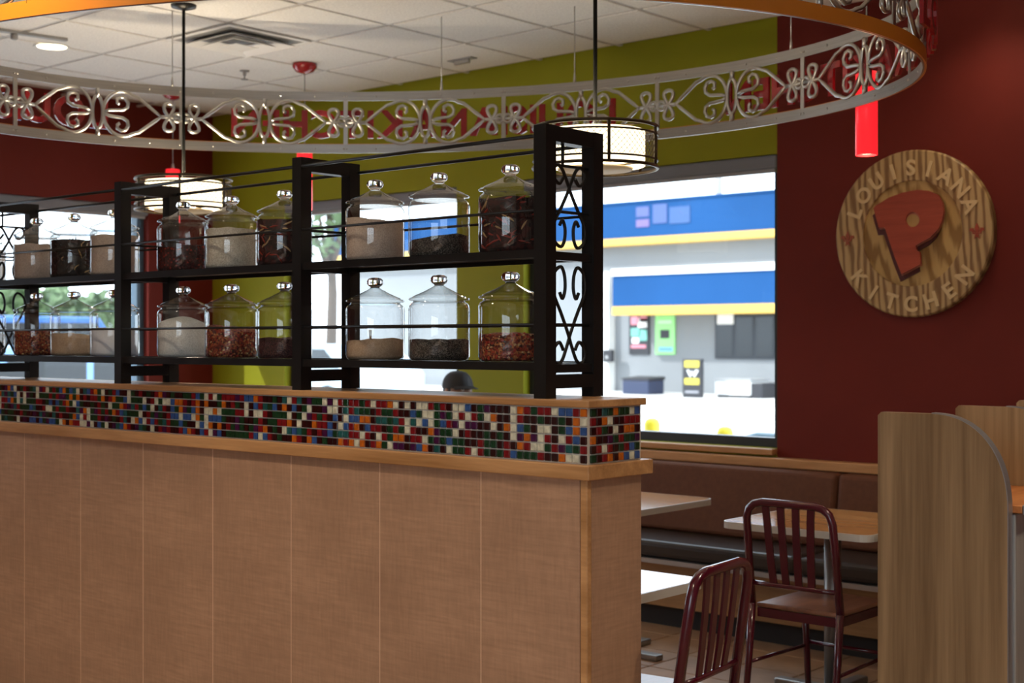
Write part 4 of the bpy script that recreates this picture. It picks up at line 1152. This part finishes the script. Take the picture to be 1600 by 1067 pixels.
# posters on the shop wall
def poster(x0, x1, y0, y1, body, patches, label):
    a, c, za, zb = panel(x0, x1, y0, y1, .06); t = thing('wall_poster', label, 'poster', ((a+c)/2, FY-.003, za), 0, 'posters on the shop wall')
    wd_, hg = c-a, zb-za
    b = new_bm(); bx(b, -wd_/2, wd_/2, -.06, -.0, 0, hg); obj('board', b, body, t)
    for u0, u1, v0, v1, m_ in patches:
        b = new_bm(); bx(b, -wd_/2+u0*wd_, -wd_/2+u1*wd_, -.068, -.061, v0*hg, v1*hg); obj('print_patch', b, m_, t)
mk = mat('poster_black', (.02,.02,.025), .5); mg = mat('poster_green', (.30,.72,.25), .5); mt = mat('poster_teal', (.15,.42,.35), .5); mp_ = mat('poster_pink', (.6,.2,.25), .5); mw = M['bwhite']; mb = mat('poster_blue', (.15,.35,.6), .5); my = mat('poster_yellow', (.55,.45,.05), .5)
poster(983, 1014, 493, 555, mk, [(.1,.5,.75,.95,mp_),(.45,.9,.68,.9,mw),(.1,.55,.45,.66,mt),(.5,.9,.35,.62,mt),(.15,.5,.28,.42,mw),(.1,.85,.16,.24,mp_),(.55,.9,.82,.97,mp_)], 'black poster with pink, white and teal pictures on the shop wall')
poster(1024, 1054, 493, 555, mg, [(.26,.74,.40,.62,mk),(.2,.9,.08,.18,mb),(.15,.85,.78,.86,mat('poster_mint', (.5,.8,.5), .5))], 'bright green poster with a dark square on the shop wall')
x0, x1, za, zb_ = panel(945, 960, 548, 567, .36)
t = thing('meter_box', 'small black box mounted on the shop pilaster', 'box', ((x0+x1)/2, FY-.355, za)); b = rbox(-(x1-x0)/2, (x1-x0)/2, -.14, 0, 0, zb_-za, .02); obj('case', b, mk, t); b = rbox(-.05,.05,-.16,-.141,.1,.2,.005,1); obj('latch', b, M['grey'], t)
# things standing before the shop
def zground(): return -.05
Yb = 32.6; a, c = at(972,0,Yb), at(1013,0,Yb)
t = thing('utility_bin', 'dark navy bin with a slanted lid standing by the shop wall', 'bin', ((a.x+c.x)/2, Yb+.4, -.05)); wd_ = c.x-a.x; tp = at(990, 590, Yb).z+.05
b = new_bm(); v = bx(b, -wd_/2, wd_/2, -.4, .4, .0, tp-.1); bevel(b, .03); obj('body', b, mat('navy_plastic', (.02,.03,.07), .5), t)
b = new_bm(); v = bx(b, -wd_/2-.02, wd_/2+.02, -.42, .42, tp-.099, tp); v[4].co.z -= .05; v[5].co.z -= .05; obj('lid', b, mk, t)
Yb = 31.8; a, c = at(1068,0,Yb), at(1098,0,Yb); tp = at(1083, 562, Yb).z+.05; wd_ = c.x-a.x
t = thing('pavement_sign', 'tall black and yellow pavement sign standing before the shop', 'sign', ((a.x+c.x)/2, Yb, -.05))
b = new_bm(); v = bx(b, -wd_/2, wd_/2, -.06, .06, 0, tp); bevel(b, .02); obj('board', b, mk, t)
for u0, u1, v0, v1, m_ in ((.12,.88,.78,.95,my), (.12,.88,.34,.50,my), (.15,.85,.12,.18,mat('sign_grey', (.25,.25,.27), .5))):
    b = new_bm(); bx(b, -wd_/2+u0*wd_, -wd_/2+u1*wd_, -.068, -.0605, v0*tp, v1*tp); obj('print_patch', b, m_, t)
b = new_bm(); prism(b, [(-.18,1.25),(-.06,.92),(.02,1.1),(.10,.92),(.24,1.25),(.12,1.25),(.07,1.06),(.0,1.22),(-.07,1.06),(-.10,1.25)], -.069, -.0605, lambda u, v, d: (u*wd_/.62*.9, d, v*tp/1.75)); obj('print_mark', b, mw, t)
Yb = 32.4; a, c = at(1117,0,Yb), at(1172,0,Yb); tp = at(1150, 594, Yb).z+.05; wd_ = c.x-a.x
t = thing('ice_cabinet', 'low pale cabinet with a dark side standing under the shop window', 'cabinet', ((a.x+c.x)/2, Yb+.5, -.05))
b = rbox(-wd_/2, wd_/2, -.5, .5, .08, tp-.06, .02); obj('body', b, M['bwhite'], t); b = rbox(-wd_/2-.02, wd_/2+.02, -.52, .52, tp-.059, tp, .01); obj('lid', b, M['grey'], t); b = rbox(wd_/2+.002, wd_/2+.35, -.45, .45, .0, tp-.1, .02); obj('side_unit', b, mk, t)
b = new_bm(); bx(b, -wd_/2+.05, wd_/2-.05, -.45, .45, 0, .079); obj('plinth', b, mk, t)
# bollards near the window
for px, py, lb in ((1019, 655, 'yellow round bollard outside the window beside the mosaic corner'), (1133, 668, 'yellow round bollard outside the window next to the tube rack')):
    p = at(px, py, 8.0); t = thing('bollard', lb, 'bollard', (p.x, 8.0, -.05), 0, 'yellow bollards outside the window'); h = p.z+.05
    b = new_bm(); lathe(b, [(.055,.012),(.055,h-.04),(.045,h-.012),(.02,h)], 20, cap0=True, cap1=True); obj('post', b, mat('yellow_paint', (.85,.68,.05), .5), t)
    b = new_bm(); lathe(b, [(.09,0),(.09,.011),(.05,.0115)], 20, cap0=True, cap1=True); obj('base_flange', b, M['grey'], t)
    b = new_bm(); lathe(b, [(.0555,h-.22),(.057,h-.215),(.057,h-.165),(.0555,h-.16)], 20); obj('reflective_band', b, M['bwhite'], t)
# curved tube rack
p = at(1192, 681, 9.6)
t = thing('bicycle_rack', 'dark blue curved tube rack standing outside the large window', 'bicycle rack', (p.x, 9.6, -.05)); h = p.z+.05
b = new_bm(); tube(b, [(-.30,0,0),(-.28,0,h*.82),(-.2,0,h*.95),(-.05,0,h),(.3,0,h),(.62,0,h*.97),(.72,0,h*.8),(.74,0,0)], .022, 10); obj('hoop', b, M['bluefr'], t)
for x in (.1, .42):
    b = new_bm(); tube(b, [(x,0,0),(x,0,h-.02)], .014, 8); obj('bar', b, M['bluefr'], t)
# light pole behind the shop
p = at(1123, 250, FY+12)
t = thing('light_pole', 'tall grey light pole rising behind the shop roof', 'lamp post', (p.x, FY+12, -.05))
b = new_bm(); tube(b, [(0,0,0),(0,0,13)], [.17,.12], 10); obj('pole', b, M['grey'], t)
b = rbox(-.7,.7,-.15,.15,13.0,13.15,.03); obj('lamp_head', b, M['grey'], t)

# trees
M['leaf'] = mat('green_leaves', (.11,.17,.07), .7, var=.3, scale=(2,2,2)); M['bark'] = mat('bark', (.10,.07,.05), .9)
def tree(x, y, h, r, label, seed):
    rng = random.Random(seed); t = thing('street_tree', label, 'tree', (x, y, -.05), 0, 'trees outside the windows')
    b = new_bm(); tube(b, [(0,0,0),(.05,.05,h*.3),(0,0,h*.6)], [.16,.12,.05], 8)
    for k in range(5):
        a = k*1.26; tube(b, [(0,0,h*.35),(r*.5*math.cos(a), r*.5*math.sin(a), h*.65)], [.07,.02], 6)
    obj('trunk', b, M['bark'], t)
    b = new_bm(); n = 2600
    lobes = [(rng.uniform(-.55,.55)*r, rng.uniform(-.55,.55)*r, h*rng.uniform(.5,.85), r*rng.uniform(.4,.6)) for _ in range(9)]
    for k in range(n):
        lx, ly, lz, lr = rng.choice(lobes); d = Vector((rng.gauss(0,1), rng.gauss(0,1), rng.gauss(0,1))).normalized()*lr*rng.uniform(.6,1.05)
        c = Vector((lx, ly, lz))+d; s = rng.uniform(.10,.22); u = Vector((rng.gauss(0,1), rng.gauss(0,1), rng.gauss(0,1))).normalized(); v_ = u.orthogonal().normalized()
        b.faces.new([b.verts.new(c+u*s), b.verts.new(c+v_*s*.5), b.verts.new(c-u*s), b.verts.new(c-v_*s*.5)])
    o = obj('foliage', b, M['leaf'], t); o['kind'] = 'stuff'
p = at(515, 0, 22); tree(p.x, 22, 9.0, 1.9, 'leafy tree standing near the corner of the blue shop', 3)
def atx(px, X):
    u = (px-800)/F; Z = X/(-SN+CS*u); return Vector((X, Z*(CS+SN*u), 0))
for i, (px, X, h) in enumerate(((170, -34, 2.6), (95, -43, 2.9), (15, -28, 2.5), (222, -66, 3.9))):
    q = atx(px, X); tree(q.x, q.y, h, 1.5, ('low roundish tree beyond the parked blue van', 'low tree far across the car park', 'leafy tree near the edge of the car park', 'tallest tree beyond the car park')[i], 20+i)
# parked vehicles
def vehicle(loc, rz, col, label, van=False, name='parked_car'):
    t = thing(name, label, 'van' if van else 'car', loc, rz)
    L_, W_ = (2.4, .92)
    prof = [(-L_,.35),(L_,.35),(L_,.75),(L_-.25,.92),(1.15,1.0),(.55,1.48 if not van else 1.95),(-1.5 if not van else -2.25,1.5 if not van else 1.98),(-2.15 if not van else -2.36,1.0),(-L_,.92)]
    b = new_bm(); prism(b, prof, -W_, W_, lambda u, v, d: (u, d, v)); bevel(b, .06, 2); obj('body', b, col, t)
    top = 1.4 if not van else 1.85
    for sg in (-1, 1):
        b = new_bm(); prism(b, [(.98,1.02),(.5,top),(-.4,top),(-.4,1.02)], sg*(W_-.005), sg*(W_+.012), lambda u, v, d: (u, d, v)); obj('side_window', b, M['dglass'], t)
        b = new_bm(); prism(b, [(-.5,1.02),(-.5,top),(-1.4,top),(-1.85,1.02)], sg*(W_-.005), sg*(W_+.012), lambda u, v, d: (u, d, v)); obj('side_window', b, M['dglass'], t)
        for x in (-1.5, 1.5):
            b = new_bm(); n = 24; prof2 = [(.14,0),(.34,0),(.34,.2),(.14,.2)]
            for r_, d_ in ((.34, None),):
                prism(b, [(x+.34*math.cos(2*PI*k/n), .34+.34*math.sin(2*PI*k/n)) for k in range(n)], sg*(W_-.14), sg*(W_+.03), lambda u, v, d: (u, d, v))
            wh = obj('wheel', b, mat('tyre', (.015,.015,.016), .8), t)
            b = new_bm(); prism(b, [(x+.2*math.cos(2*PI*k/n), .34+.2*math.sin(2*PI*k/n)) for k in range(n)], sg*(W_+.031), sg*(W_+.04), lambda u, v, d: (u, d, v)); obj('hubcap', b, M['edge'], wh)
    b = new_bm(); prism(b, [(1.19,1.03),(.62,1.44 if not van else 1.88),(.58,1.44 if not van else 1.88),(1.14,1.03)], -.8, .8, lambda u, v, d: (u, d, v)); obj('windscreen', b, M['dglass'], t)
    return t
p = at(540, 0, 19); vehicle((p.x-1.0, 19, -.05), PI, mat('pale_blue_paint', (.45,.55,.62), .3), 'pale blue car parked beyond the window between the green walls')
q = atx(85, -21); vehicle((q.x, q.y, -.05), math.radians(70), mat('blue_paint', (.05,.16,.45), .3), 'blue van parked outside the window in the red wall', True, 'parked_van')
q = atx(150, -17); vehicle((q.x, q.y, -.05), math.radians(80), mat('sky_blue_paint', (.20,.36,.60), .3), 'light blue car parked outside the window in the red wall')
